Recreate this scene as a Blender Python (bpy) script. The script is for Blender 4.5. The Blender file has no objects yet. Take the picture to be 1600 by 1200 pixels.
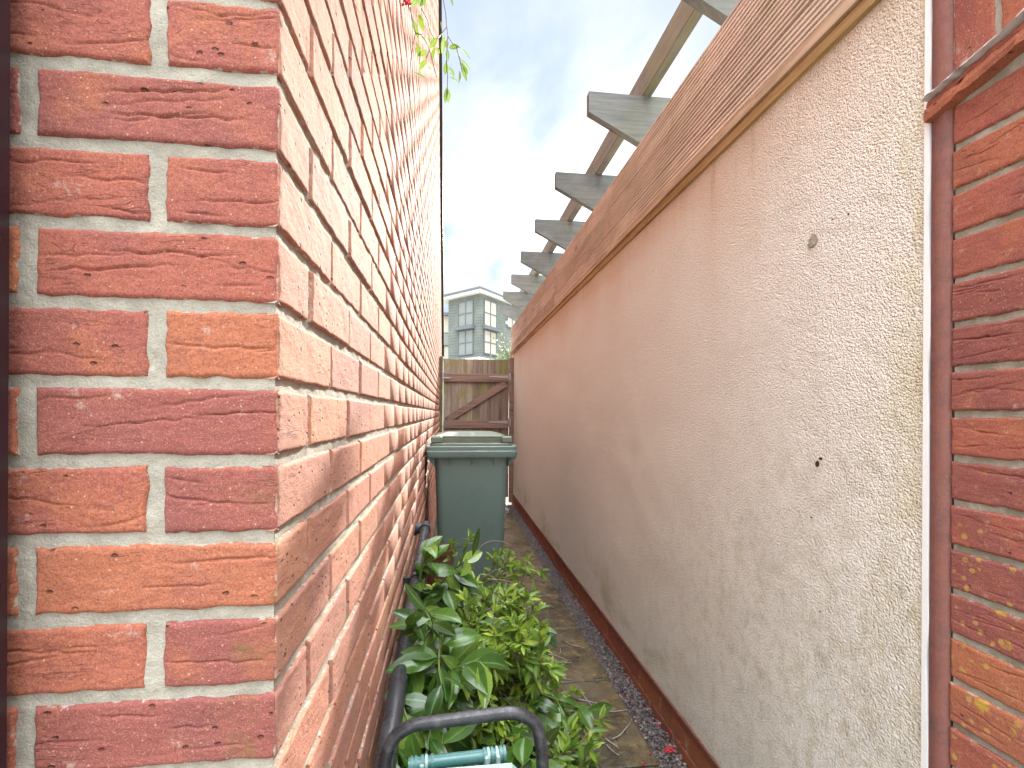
import bpy, math, random
import numpy as np
from mathutils import Vector, Matrix
R = math.radians
random.seed(7)
rng = np.random.default_rng(7)
S = bpy.context.scene
COL = S.collection

# ------------------------------------------------------------------ camera
F = 770.0; HZ = 646.0; VX = 706.0; EYE = 1.22
TH = math.atan((800 - VX) / F)
cam = bpy.data.cameras.new('camera'); co = bpy.data.objects.new('camera', cam); COL.objects.link(co)
cam.sensor_width = 36; cam.lens = F / 1600 * 36; cam.shift_y = (HZ - 600) / 1600
cam.clip_start = 0.02; cam.clip_end = 2000
ROLL = R(0.3)
co.matrix_world = Matrix.Translation((0, 0, EYE)) @ Matrix.Rotation(-TH, 4, 'Z') @ Matrix.Rotation(R(90), 4, 'X') @ Matrix.Rotation(ROLL, 4, 'Z')
S.camera = co
fw = Vector((math.sin(TH), math.cos(TH), 0)); rt = Vector((math.cos(TH), -math.sin(TH), 0))
def P(px, py, d):
    v = fw * d + rt * ((px - 800) / F * d)
    return Vector((v.x, v.y, EYE - (py - HZ) / F * d))

# ------------------------------------------------------------------ light
SUN_AZ = R(11.2); SUN_EL = R(21.1)
W = bpy.data.worlds.new('World'); S.world = W; W.use_nodes = True
wt = W.node_tree; wt.nodes.clear()
def wn(t, **k):
    n = wt.nodes.new(t)
    for a, b in k.items(): setattr(n, a, b)
    return n
wo = wn('ShaderNodeOutputWorld'); bg = wn('ShaderNodeBackground'); bg.inputs[1].default_value = 0.06
sky = wn('ShaderNodeTexSky', sky_type='NISHITA'); sky.sun_disc = False
sky.sun_elevation = SUN_EL; sky.sun_rotation = SUN_AZ; sky.dust_density = 0.4; sky.air_density = 1.0; sky.ozone_density = 2.0
tc = wn('ShaderNodeTexCoord')
sdir = Vector((math.sin(SUN_AZ) * math.cos(SUN_EL), math.cos(SUN_AZ) * math.cos(SUN_EL), math.sin(SUN_EL)))
sep = wn('ShaderNodeSeparateXYZ'); wt.links.new(tc.outputs['Generated'], sep.inputs[0])
def wm(op, a, b=None, c=None, clamp=False):
    n = wn('ShaderNodeMath', operation=op); n.use_clamp = clamp
    for i, x in enumerate((a, b, c)):
        if x is None: continue
        if isinstance(x, (int, float)): n.inputs[i].default_value = x
        else: wt.links.new(x, n.inputs[i])
    return n.outputs[0]
zz = wm('ADD', wm('MAXIMUM', sep.outputs[2], 0.0), 0.18)
cb = wn('ShaderNodeCombineXYZ')
wt.links.new(wm('DIVIDE', sep.outputs[0], zz), cb.inputs[0]); wt.links.new(wm('DIVIDE', sep.outputs[1], zz), cb.inputs[1])
mp = wn('ShaderNodeMapping'); mp.inputs['Scale'].default_value = (1.5, 0.8, 1); mp.inputs['Rotation'].default_value = (0, 0, 0.5)
mp.inputs['Location'].default_value = (0.55, 0.3, 0)
wt.links.new(cb.outputs[0], mp.inputs[0])
nz = wn('ShaderNodeTexNoise'); nz.inputs['Scale'].default_value = 2.2; nz.inputs['Detail'].default_value = 9; nz.inputs['Roughness'].default_value = 0.52; nz.inputs['Distortion'].default_value = 0.35
wt.links.new(mp.outputs[0], nz.inputs['Vector'])
cmask = wn('ShaderNodeMapRange'); cmask.interpolation_type = 'SMOOTHSTEP'
wt.links.new(nz.outputs[0], cmask.inputs[0]); cmask.inputs[1].default_value = 0.33; cmask.inputs[2].default_value = 0.72
dp = wn('ShaderNodeVectorMath', operation='DOT_PRODUCT'); dp.inputs[1].default_value = sdir
wt.links.new(tc.outputs['Generated'], dp.inputs[0])
dc = wm('MAXIMUM', dp.outputs['Value'], 0.0)
glow = wm('ADD', wm('MULTIPLY', wm('POWER', dc, 30.0), 3.6), wm('MULTIPLY', wm('POWER', dc, 300.0), 20.0))
bk_fill = wn('ShaderNodeMapRange'); bk_fill.interpolation_type = 'SMOOTHSTEP'; wt.links.new(sep.outputs[1], bk_fill.inputs[0])
bk_fill.inputs[1].default_value = 0.35; bk_fill.inputs[2].default_value = -0.35    # unseen fill: sky behind the camera brightened to light the shaded faces
zn_fill = wn('ShaderNodeMapRange'); zn_fill.interpolation_type = 'SMOOTHSTEP'; wt.links.new(sep.outputs[2], zn_fill.inputs[0])
zn_fill.inputs[1].default_value = 0.65; zn_fill.inputs[2].default_value = 0.82     # same added fill light overhead, above the frame
bko = wm('MAXIMUM', bk_fill.outputs[0], zn_fill.outputs[0])
cbr = wm('ADD', wm('ADD', 3.2, glow), wm('ADD', wm('MULTIPLY', bk_fill.outputs[0], 6.6), wm('MULTIPLY', zn_fill.outputs[0], 34.0)))
ccol = wn('ShaderNodeVectorMath', operation='SCALE'); ccol.inputs[0].default_value = (0.93, 0.975, 1.0)
wt.links.new(cbr, ccol.inputs['Scale'])
mix = wn('ShaderNodeMix', data_type='RGBA')
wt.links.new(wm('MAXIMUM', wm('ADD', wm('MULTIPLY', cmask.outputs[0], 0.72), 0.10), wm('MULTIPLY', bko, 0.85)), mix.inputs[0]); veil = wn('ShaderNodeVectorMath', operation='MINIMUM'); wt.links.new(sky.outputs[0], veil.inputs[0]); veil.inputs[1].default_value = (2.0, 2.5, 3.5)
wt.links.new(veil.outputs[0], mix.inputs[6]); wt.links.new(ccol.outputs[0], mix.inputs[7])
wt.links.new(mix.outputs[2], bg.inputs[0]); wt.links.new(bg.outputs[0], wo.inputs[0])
sl = bpy.data.lights.new('sun', 'SUN'); sl.energy = 3.1; sl.angle = R(0.5); sl.color = (1.0, 0.94, 0.84)
so = bpy.data.objects.new('sun', sl); COL.objects.link(so); so.location = (2, 8, 6)
so.rotation_euler = sdir.to_track_quat('Z', 'Y').to_euler()
S.view_settings.view_transform = 'Standard'; S.view_settings.look = 'None'; S.view_settings.gamma = 1
S.view_settings.exposure = 2.35
S.cycles.max_bounces = 10; S.cycles.diffuse_bounces = 6; S.cycles.transparent_max_bounces = 12

# ------------------------------------------------------------------ material helpers
class M:
    def __init__(s, name, rough=0.8, metal=0, spec=0.5):
        s.m = bpy.data.materials.new(name); s.m.use_nodes = True; s.t = s.m.node_tree; s.t.nodes.clear()
        s.o = s.n('ShaderNodeOutputMaterial'); s.b = s.n('ShaderNodeBsdfPrincipled'); s.l(s.b.outputs[0], s.o.inputs[0])
        s.b.inputs['Roughness'].default_value = rough; s.b.inputs['Metallic'].default_value = metal
        s.b.inputs['Specular IOR Level'].default_value = spec
        s.tc = s.n('ShaderNodeTexCoord'); s.obj = s.tc.outputs['Object']
    def n(s, t, **k):
        x = s.t.nodes.new(t)
        for a, b in k.items(): setattr(x, a, b)
        return x
    def l(s, a, b): s.t.links.new(a, b)
    def inp(s, sock, v):
        if isinstance(v, (int, float)): sock.default_value = v
        elif isinstance(v, (tuple, list)): sock.default_value = tuple(v) + ((1,) if len(v) == 3 and sock.type == 'RGBA' else ())
        else: s.l(v, sock)
    def math(s, op, a, b=0.0, c=0.0, clamp=False):
        x = s.n('ShaderNodeMath', operation=op); x.use_clamp = clamp
        s.inp(x.inputs[0], a); s.inp(x.inputs[1], b); s.inp(x.inputs[2], c); return x.outputs[0]
    def map(s, scale=(1, 1, 1), rot=(0, 0, 0), loc=(0, 0, 0), vec=None):
        x = s.n('ShaderNodeMapping'); s.l(vec or s.obj, x.inputs[0])
        x.inputs['Scale'].default_value = scale; x.inputs['Rotation'].default_value = rot; x.inputs['Location'].default_value = loc
        return x.outputs[0]
    def noise(s, scale, detail=4, rough=0.55, vec=None, dist=0.0):
        x = s.n('ShaderNodeTexNoise'); s.l(vec or s.obj, x.inputs['Vector'])
        x.inputs['Scale'].default_value = scale; x.inputs['Detail'].default_value = detail
        x.inputs['Roughness'].default_value = rough; x.inputs['Distortion'].default_value = dist
        return x.outputs[0]
    def vor(s, scale, vec=None, feature='F1', out='Distance'):
        x = s.n('ShaderNodeTexVoronoi', feature=feature); s.l(vec or s.obj, x.inputs['Vector']); x.inputs['Scale'].default_value = scale
        return x.outputs[out]
    def ramp(s, v, a, b, lo=0.0, hi=1.0):
        x = s.n('ShaderNodeMapRange'); x.interpolation_type = 'SMOOTHSTEP'; s.inp(x.inputs[0], v)
        x.inputs[1].default_value = a; x.inputs[2].default_value = b; x.inputs[3].default_value = lo; x.inputs[4].default_value = hi
        return x.outputs[0]
    def mix(s, f, a, b, mode='MIX'):
        x = s.n('ShaderNodeMix', data_type='RGBA', blend_type=mode); s.inp(x.inputs[0], f); s.inp(x.inputs[6], a); s.inp(x.inputs[7], b)
        return x.outputs[2]
    def attr(s, name):
        return s.n('ShaderNodeAttribute', attribute_name=name).outputs['Fac']
    def sep(s, vec=None):
        x = s.n('ShaderNodeSeparateXYZ'); s.l(vec or s.obj, x.inputs[0]); return x.outputs
    def off(s, f, vec=None, k=7.3):
        a = s.n('ShaderNodeCombineXYZ'); v = s.math('MULTIPLY', f, k); s.l(v, a.inputs[0]); s.l(s.math('MULTIPLY', f, k * 1.7), a.inputs[1]); s.l(s.math('MULTIPLY', f, k * .6), a.inputs[2])
        b = s.n('ShaderNodeVectorMath', operation='ADD'); s.l(vec or s.obj, b.inputs[0]); s.l(a.outputs[0], b.inputs[1]); return b.outputs[0]
    def bump(s, h, dist, strength=1.0, prev=None):
        x = s.n('ShaderNodeBump'); s.inp(x.inputs['Height'], h); x.inputs['Distance'].default_value = dist; x.inputs['Strength'].default_value = strength
        if prev: s.l(prev, x.inputs['Normal'])
        return x.outputs[0]
    def fin(s, col=None, nrm=None, rough=None):
        if col is not None: s.inp(s.b.inputs['Base Color'], col)
        if nrm is not None: s.l(nrm, s.b.inputs['Normal'])
        if rough is not None: s.inp(s.b.inputs['Roughness'], rough)
        return s.m

MORT = (0.44, 0.405, 0.34)
def mat_brick(name, lichen=False, side=False):
    m = M(name, 0.9, spec=0.25)
    ti = m.attr('tint'); ed = m.attr('edge')
    v = m.off(ti)
    a = m.mix(m.ramp(ti, 0.15, 0.55), (0.29, 0.092, 0.08), (0.40, 0.12, 0.082))
    a = m.mix(m.ramp(ti, 0.6, 0.95), a, (0.47, 0.165, 0.08))
    blot = m.noise(9, 4, 0.55, v)
    a = m.mix(m.ramp(blot, 0.48, 0.72, 0, 0.5), a, (0.20, 0.07, 0.075))
    a = m.mix(m.ramp(m.noise(14, 3, 0.5, m.map((1, 1, 1), loc=(3, 1, 8), vec=v)), 0.5, 0.75, 0, 0.6), a, (0.46, 0.16, 0.075))
    fine = m.noise(420, 3, 0.7, v)
    a = m.mix(m.ramp(fine, 0.42, 0.66, 0.0, 0.55), a, (0.16, 0.05, 0.045))
    a = m.mix(m.ramp(m.noise(90, 5, 0.75, m.map(loc=(6, 1, 4), vec=v)), 0.5, 0.7, 0, 0.4), a, (0.19, 0.06, 0.06))
    a = m.mix(m.ramp(m.noise(700, 2, 0.6, v), 0.56, 0.68, 0, 0.5), a, (0.58, 0.32, 0.22))
    # pale grit
    gr = m.vor(170, v)
    grc = m.vor(170, v, out='Color')
    gs = m.sep(grc)
    spots = m.math('MULTIPLY', m.ramp(gr, 0.10, 0.2, 1, 0), m.ramp(gs[0], 0.80, 0.84, 0, 1))
    a = m.mix(m.math('MULTIPLY', spots, 0.75), a, (0.62, 0.40, 0.25))
    if side:
        a = m.mix(0.32, a, (0.55, 0.35, 0.24))  # same brick as the front; sunlit paleness of this wall mixed into the colour
        a = m.mix(m.ramp(m.noise(2.2, 4, 0.6), 0.45, 0.7, 0, 0.25), a, (0.52, 0.37, 0.28))
    # smeared mortar on arrises
    ms = m.math('ADD', m.math('MULTIPLY', ed, 0.62), m.noise(75, 4, 0.65))
    a = m.mix(m.ramp(ms, 1.12, 1.2, 0, 0.8), a, (0.44, 0.39, 0.33))
    z = m.sep()
    if not side:
        al = m.math('MULTIPLY', m.ramp(m.noise(16, 5, 0.7), 0.5, 0.72), m.math('MULTIPLY', m.ramp(z[0], -0.10, -0.02, 0, 0.6), m.ramp(z[2], 1.0, 1.25, 1, 0.1)) if not lichen else 0.12)
        a = m.mix(al, a, (0.16, 0.14, 0.03))
        ef = m.math('MULTIPLY', m.ramp(m.noise(24, 6, 0.75, m.map(loc=(5, 2, 1))), 0.60, 0.70), 0.55)
        a = m.mix(ef, a, (0.55, 0.42, 0.36))
    if lichen:
        lv = m.vor(24, m.map(loc=(0.3, 0.11, 0.2))); lc = m.sep(m.vor(24, m.map(loc=(0.3, 0.11, 0.2)), out='Color'))
        dn = m.math('ADD', lv, m.math('MULTIPLY', m.noise(160, 4, 0.7), 0.35))
        sp = m.math('MULTIPLY', m.ramp(dn, 0.46, 0.56, 1, 0), m.ramp(lc[0], 0.48, 0.5))
        sp = m.math('MULTIPLY', sp, m.ramp(z[2], 0.9, 1.25, 1, 0))
        a = m.mix(m.math('MULTIPLY', sp, 0.85), a, (0.52, 0.36, 0.05))
        l2 = m.map(loc=(3.3, 2.11, 1.2)); lv2 = m.math('ADD', m.vor(60, l2), m.math('MULTIPLY', m.noise(220, 4, 0.7, l2), 0.35)); lc2 = m.sep(m.vor(60, l2, out='Color'))
        sp2 = m.math('MULTIPLY', m.math('MULTIPLY', m.ramp(lv2, 0.42, 0.52, 1, 0), m.ramp(lc2[0], 0.62, 0.64)), m.ramp(m.math('ADD', z[2], m.math('MULTIPLY', m.noise(9, 2), .4)), 1.1, 1.4, 1, 0))
        a = m.mix(m.math('MULTIPLY', sp2, 0.75), a, (0.50, 0.33, 0.08))
        a = m.mix(m.math('MULTIPLY', m.ramp(m.noise(40, 6, 0.75, m.map(loc=(9, 2, 1))), 0.58, 0.68), 0.4), a, (0.50, 0.38, 0.30))
    h = m.math('ADD', m.math('MULTIPLY', m.noise(430, 4, 0.7, v), 0.8), m.math('MULTIPLY', m.noise(110, 3, 0.6, v), 0.7))
    n1 = m.bump(h, 0.0016 if not side else 0.0028, 0.8)
    # folded creases
    cv = m.map((9, 9, 62), vec=v)
    cr = m.math('ABSOLUTE', m.math('SUBTRACT', m.noise(1.0, 3, 0.6, cv, 0.6), 0.5))
    crm = m.math('MULTIPLY', m.ramp(cr, 0.0, 0.010, -1, 0), m.ramp(m.noise(13, 2, 0.5, m.map(loc=(1, 7, 2), vec=v)), 0.52, 0.62))
    n2 = m.bump(crm, 0.0011, 0.8, n1)
    a = m.mix(m.math('MULTIPLY', crm, -0.2, clamp=True), a, (0.10, 0.035, 0.03))
    # pits
    pv = m.vor(62, m.map((1, 1, 1.6), vec=v)); pc = m.sep(m.vor(62, m.map((1, 1, 1.6), vec=v), out='Color'))
    pit = m.math('MULTIPLY', m.ramp(m.math('ADD', pv, m.math('MULTIPLY', m.noise(200, 2, 0.5), 0.25)), 0.2, 0.36, -1, 0), m.ramp(pc[1], 0.62 if side else 0.93, 0.64 if side else 0.94))
    n3 = m.bump(pit, 0.004, 1.0, n2)
    a = m.mix(m.math('MULTIPLY', pit, -0.55, clamp=True), a, (0.09, 0.03, 0.02))
    if not side: a = m.mix(0.13, a, (0.03, 0.012, 0.01))
    return m.fin(a, n3)
def mat_mortar(name, k=1.0, dark=False):
    m = M(name, 0.95, spec=0.2)
    c = tuple(x * k for x in MORT)
    a = m.mix(m.ramp(m.noise(30, 5, 0.7), 0.35, 0.7), c, tuple(x * 0.72 for x in c))
    a = m.mix(m.ramp(m.noise(600, 2, 0.7), 0.5, 0.75, 0, 0.6), a, tuple(min(0.75, x * 1.3) for x in c))
    a = m.mix(m.ramp(m.noise(350, 3, 0.8, m.map(loc=(2, 2, 2))), 0.62, 0.72, 0, 0.5), a, (0.14, 0.12, 0.09))
    a = m.mix(m.ramp(m.noise(4.5, 6, 0.75, m.map(loc=(1, 5, 2))), 0.45, 0.65, 0, 0.5), a, tuple(x * 0.6 for x in c))
    if dark: a = m.mix(m.ramp(m.noise(12, 4, 0.7), 0.4, 0.65, 0, 0.6), a, (0.17, 0.16, 0.10))
    h = m.math('ADD', m.math('MULTIPLY', m.noise(420, 4, 0.7), 0.7), m.noise(90, 4, 0.6))
    return m.fin(a, m.bump(h, 0.003, 0.9))

def mat_render():
    m = M('roughcast_render', 0.95, spec=0.2)
    z = m.sep(); Y = m.math('ADD', z[1], 0.78); Z = z[2]
    base = m.mix(m.ramp(m.noise(1.3, 4, 0.6), 0.3, 0.7), (0.88, 0.845, 0.79), (0.85, 0.81, 0.745))
    # grain
    gr_ = m.noise(175, 3, 0.65)
    g = m.noise(230, 3, 0.6)
    base = m.mix(m.ramp(g, 0.45, 0.75, 0, 0.55), base, (0.88, 0.83, 0.76))
    base = m.mix(m.ramp(m.noise(170, 4, 0.7, m.map(loc=(4, 4, 4))), 0.58, 0.76, 0, 0.5), base, (0.42, 0.34, 0.25))
    # rust coloured run-off below the timber
    st = m.noise(1.0, 5, 0.6, m.map((3, 2.2, 0.5)))
    topf = m.ramp(m.math('ADD', Z, m.math('MULTIPLY', st, 0.9)), 2.08, 2.65)
    base = m.mix(m.math('MULTIPLY', topf, 0.45), base, (0.70, 0.45, 0.25))
    st2 = m.noise(1.0, 4, 0.7, m.map((20, 17, 1.1), loc=(2, 3, 4)))
    dr = m.math('MULTIPLY', m.ramp(st2, 0.52, 0.68), m.ramp(m.math('ADD', Z, m.math('MULTIPLY', st, 0.6)), 2.05, 2.5))
    base = m.mix(m.math('MULTIPLY', dr, 0.3), base, (0.30, 0.17, 0.08))
    # general vertical greying
    st3 = m.noise(1.0, 6, 0.7, m.map((7, 6, 0.9), loc=(7, 1, 2)))
    base = m.mix(m.ramp(st3, 0.5, 0.75, 0, 0.05), base, (0.50, 0.44, 0.36))
    low = m.ramp(m.math('ADD', Z, m.math('MULTIPLY', m.noise(1.7, 5, 0.65, m.map(loc=(3, 8, 1))), -1.3)), 0.0, 0.75, 1, 0)
    near = m.ramp(Y, 0.9, 2.4, 1, 0.2)
    sp = m.ramp(m.noise(20, 7, 0.82), 0.44, 0.66)
    base = m.mix(m.math('MULTIPLY', m.math('MULTIPLY', low, near), m.math('MULTIPLY', sp, 0.75)), base, (0.55, 0.49, 0.34))
    base = m.mix(m.math('MULTIPLY', m.math('MULTIPLY', low, near), m.ramp(m.noise(5, 5, 0.7, m.map((1, 1, 0.8), loc=(3, 3, 0))), 0.5, 0.62, 0, 0.2)), base, (0.38, 0.37, 0.33))
    # algae at the foot and by the bead
    alg = m.math('MULTIPLY', m.ramp(m.noise(5.5, 5, 0.65, m.map((1, .25, 0.5), loc=(1, 0.4, 5))), 0.50, 0.68), m.ramp(Z, 0.12, 0.55, 1, 0))
    base = m.mix(m.math('MULTIPLY', alg, 0.55), base, (0.31, 0.30, 0.10))
    ed = m.math('MULTIPLY', m.ramp(m.math('ADD', Y, m.math('MULTIPLY', m.noise(6, 4, 0.6), 0.22)), 0.86, 1.06, 1, 0), m.ramp(m.noise(9, 4, 0.7, m.map((1, 1, 0.3))), 0.35, 0.6))
    base = m.mix(m.math('MULTIPLY', ed, 0.55), base, (0.56, 0.48, 0.22))
    # trowel-swirl stains
    sw = m.n('ShaderNodeTexWave', wave_type='RINGS', rings_direction='X'); m.l(m.map(loc=(0, -.55, -0.75)), sw.inputs[0]); sw.inputs['Scale'].default_value = 4.5; sw.inputs['Distortion'].default_value = 6; sw.inputs['Detail'].default_value = 3
    swm = m.math('MULTIPLY', m.ramp(sw.outputs['Fac'], 0.75, 1.0), m.math('MULTIPLY', m.ramp(Y, 1.0, 1.5, 1, 0), m.ramp(m.noise(7, 5, 0.75), 0.42, 0.6)))
    base = m.mix(m.math('MULTIPLY', swm, 0.15), base, (0.27, 0.25, 0.2))
    base = m.mix(m.ramp(gr_, 0.36, 0.5, 0.36, 0), base, (0.42, 0.36, 0.27))     # pit grime that also paints in the grain's shade
    base = m.mix(m.ramp(gr_, 0.54, 0.66, 0, 0.4), base, (0.90, 0.86, 0.80))  # grain tops lightened: relief shading put into the colour
    h = m.math('ADD', m.math('MULTIPLY', gr_, 0.7), m.math('ADD', m.math('MULTIPLY', m.vor(230), -1.2), m.math('MULTIPLY', m.noise(480, 3, 0.7), 0.5)))
    h = m.math('ADD', h, m.math('MULTIPLY', m.noise(90, 3, 0.6), 0.6))
    n = m.bump(h, 0.0042, 1.0)
    n = m.bump(m.noise(5, 3, 0.5), 0.01, 0.5, n)
    return m.fin(base, n)

def mat_wood(name, c1, c2, axis, green=0.0, dark=(0.05, 0.03, 0.02), rough=0.75, grey=0.0, sc=1.0):
    m = M(name, rough, spec=0.3)
    ti = m.attr('tint'); v = m.off(ti, k=5)
    s = [55 * sc] * 3; s[axis] = 3 * sc
    g = m.noise(1.0, 6, 0.65, m.map(tuple(s), vec=v), 0.5)
    a = m.mix(m.ramp(g, 0.3, 0.7), c1, c2)
    a = m.mix(m.ramp(ti, 0, 1, 0, 0.5), a, dark)
    s2 = [18 * sc] * 3; s2[axis] = 1.2 * sc
    a = m.mix(m.ramp(m.noise(1.0, 5, 0.7, m.map(tuple(s2), vec=v)), 0.5, 0.72, 0, 0.6), a, dark)
    if green: a = m.mix(m.math('MULTIPLY', m.ramp(m.noise(2.3, 5, 0.7, v), 0.45, 0.62), green), a, (0.24, 0.24, 0.07))
    if grey: a = m.mix(m.ramp(m.noise(3.1, 5, 0.7, m.map(loc=(2, 2, 5), vec=v)), 0.4, 0.65, 0, grey), a, (0.40, 0.38, 0.32))
    kn = m.vor(4.5 * sc, m.map(tuple([1 if i != axis else 0.45 for i in range(3)]), vec=v))
    a = m.mix(m.ramp(kn, 0.05, 0.1, 0.7, 0), a, dark)
    return m.fin(a, m.bump(g, 0.003, 0.7))

def mat_plain(name, col, rough=0.5, metal=0, dirt=0.25, dcol=(0.12, 0.1, 0.08), ns=6, bump=0.0, bs=200, spec=0.5):
    m = M(name, rough, metal, spec)
    a = m.mix(m.ramp(m.noise(ns, 6, 0.7), 0.45, 0.72, 0, dirt), col, dcol)
    a = m.mix(m.ramp(m.noise(ns * 9, 3, 0.7), 0.5, 0.8, 0, dirt * 0.5), a, tuple(min(1, x * 1.5 + .03) for x in col))
    nn = m.bump(m.noise(bs, 3, 0.6), 0.001, bump) if bump else None
    return m.fin(a, nn, m.ramp(m.noise(ns * 3, 4, 0.6), 0.3, 0.7, max(0.05, rough - 0.12), min(1, rough + 0.15)))

def mat_leaf(name, c1, c2, c3, rough=0.35, tr=0.3):
    m = M(name, rough, spec=0.5)
    ti = m.attr('tint')
    a = m.mix(m.ramp(ti, 0, 0.55), c1, c2); a = m.mix(m.ramp(ti, 0.6, 1.0), a, c3)
    a = m.mix(m.ramp(m.noise(30, 4, 0.6), 0.45, 0.75, 0, 0.4), a, tuple(x * 0.55 for x in c1))
    a = m.mix(m.ramp(m.noise(75, 4, 0.7, m.map(loc=(3, 3, 3))), 0.68, 0.74, 0, 0.7), a, (0.16, 0.10, 0.035))
    rib = m.attr('edge')
    a = m.mix(m.ramp(rib, 0.75, 1.0, 0, 0.55), a, tuple(min(1, x * 2.2 + .03) for x in c2))
    m.inp(m.b.inputs['Base Color'], a)
    tl = m.n('ShaderNodeBsdfTranslucent'); m.l(m.mix(0.35, a, c3), tl.inputs[0])
    mx = m.n('ShaderNodeMixShader'); mx.inputs[0].default_value = tr
    m.l(m.b.outputs[0], mx.inputs[1]); m.l(tl.outputs[0], mx.inputs[2]); m.l(mx.outputs[0], m.o.inputs[0])
    m.l(m.bump(m.noise(120, 2, 0.5), 0.001, 0.4), m.b.inputs['Normal'])
    return m.m

# ------------------------------------------------------------------ mesh helpers
class MB:
    def __init__(s): s.v = []; s.f = []; s.t = []; s.e = []; s.n = 0
    def add(s, verts, faces, tint=0.3, edge=0.0):
        verts = np.asarray(verts, float); k = len(verts)
        s.v.append(verts); b = s.n
        s.f.extend([tuple(i + b for i in f) for f in faces])
        s.t.append(np.full(k, tint) if np.isscalar(tint) else np.asarray(tint, float))
        s.e.append(np.full(k, edge) if np.isscalar(edge) else np.asarray(edge, float)); s.n += k
    def box(s, x0, x1, y0, y1, z0, z1, tint=0.3, bev=0.0, mat=None):
        b = bev
        if b <= 0:
            v = [(x, y, z) for x in (x0, x1) for y in (y0, y1) for z in (z0, z1)]
            f = [(0, 1, 3, 2), (4, 6, 7, 5), (0, 4, 5, 1), (2, 3, 7, 6), (0, 2, 6, 4), (1, 5, 7, 3)]
        else:
            # bevelled box: 24 verts
            v = []; idx = {}
            for ix, x in enumerate((x0, x1)):
                for iy, y in enumerate((y0, y1)):
                    for iz, z in enumerate((z0, z1)):
                        sx, sy, sz = (b if ix == 0 else -b), (b if iy == 0 else -b), (b if iz == 0 else -b)
                        idx[ix, iy, iz, 0] = len(v); v.append((x, y + sy, z + sz))
                        idx[ix, iy, iz, 1] = len(v); v.append((x + sx, y, z + sz))
                        idx[ix, iy, iz, 2] = len(v); v.append((x + sx, y + sy, z))
            f = []
            I = lambda a, b_, c, k: idx[a, b_, c, k]
            f += [(I(0,0,0,0), I(0,0,1,0), I(0,1,1,0), I(0,1,0,0)), (I(1,0,0,0), I(1,1,0,0), I(1,1,1,0), I(1,0,1,0))]
            f += [(I(0,0,0,1), I(1,0,0,1), I(1,0,1,1), I(0,0,1,1)), (I(0,1,0,1), I(0,1,1,1), I(1,1,1,1), I(1,1,0,1))]
            f += [(I(0,0,0,2), I(0,1,0,2), I(1,1,0,2), I(1,0,0,2)), (I(0,0,1,2), I(1,0,1,2), I(1,1,1,2), I(0,1,1,2))]
            for a in (0, 1):
                for c in (0, 1):
                    f.append((I(a,c,0,0), I(a,c,1,0), I(a,c,1,1), I(a,c,0,1)))
                    f.append((I(a,0,c,0), I(a,1,c,0), I(a,1,c,2), I(a,0,c,2)))
                    f.append((I(0,a,c,1), I(1,a,c,1), I(1,a,c,2), I(0,a,c,2)))
            for a in (0, 1):
                for c in (0, 1):
                    for d in (0, 1): f.append((I(a,c,d,0), I(a,c,d,1), I(a,c,d,2)))
        v = np.array(v, float)
        if mat is not None:
            v = np.array([list(mat @ Vector(p)) for p in v])
        s.add(v, f, tint)
    def tube(s, pts, r, seg=10, tint=0.3, cap=True, flat=1.0, up=None):
        pts = [Vector(p) for p in pts]; n = len(pts)
        rs = r if hasattr(r, '__len__') else [r] * n
        prev = None; V = []
        for i, p in enumerate(pts):
            d = (pts[min(i + 1, n - 1)] - pts[max(i - 1, 0)]).normalized()
            if prev is None:
                u = Vector(up) if up else (Vector((0, 0, 1)) if abs(d.z) < 0.9 else Vector((1, 0, 0)))
                a = (u - d * u.dot(d)).normalized()
            else: a = (prev - d * prev.dot(d)).normalized()
            prev = a; b = d.cross(a)
            for k in range(seg):
                t = 2 * math.pi * k / seg
                V.append(tuple(p + a * math.cos(t) * rs[i] * flat + b * math.sin(t) * rs[i]))
        f = [(i * seg + k, i * seg + (k + 1) % seg, (i + 1) * seg + (k + 1) % seg, (i + 1) * seg + k) for i in range(n - 1) for k in range(seg)]
        if cap: f += [tuple(range(seg))[::-1], tuple((n - 1) * seg + k for k in range(seg))]
        s.add(V, f, tint)
    def prism(s, poly, axis, a, b, tint=0.3):
        """poly: list of 2D points in the plane of the two other axes (cyclic order), extruded a..b along axis"""
        def mk(p, q):
            r = [0, 0, 0]; r[axis] = q; o = [i for i in range(3) if i != axis]; r[o[0]] = p[0]; r[o[1]] = p[1]; return r
        n = len(poly); v = [mk(p, a) for p in poly] + [mk(p, b) for p in poly]
        f = [tuple(range(n)), tuple(range(2 * n - 1, n - 1, -1))] + [(i, i + n, (i + 1) % n + n, (i + 1) % n) for i in range(n)]
        s.add(v, f, tint)
    def build(s, name, mat, parent=None, smooth=False, fix=True):
        me = bpy.data.meshes.new(name)
        V = np.concatenate(s.v)
        if parent is not None:
            V = V - np.array(root_loc(parent))
        me.from_pydata(V.tolist(), [], s.f); me.materials.append(mat)
        for nm, arr in (('tint', s.t), ('edge', s.e)):
            a = me.attributes.new(nm, 'FLOAT', 'POINT'); a.data.foreach_set('value', np.concatenate(arr).astype(np.float32))
        if fix:
            import bmesh
            bm = bmesh.new(); bm.from_mesh(me); bmesh.ops.recalc_face_normals(bm, faces=bm.faces); bm.to_mesh(me); bm.free()
        if smooth: me.polygons.foreach_set('use_smooth', [True] * len(me.polygons))
        me.update()
        o = bpy.data.objects.new(name, me); COL.objects.link(o)
        if parent is not None: o.parent = parent
        return o
def root_loc(o):
    l = Vector((0, 0, 0))
    while o is not None: l = l + o.location; o = o.parent
    return tuple(l)
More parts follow.
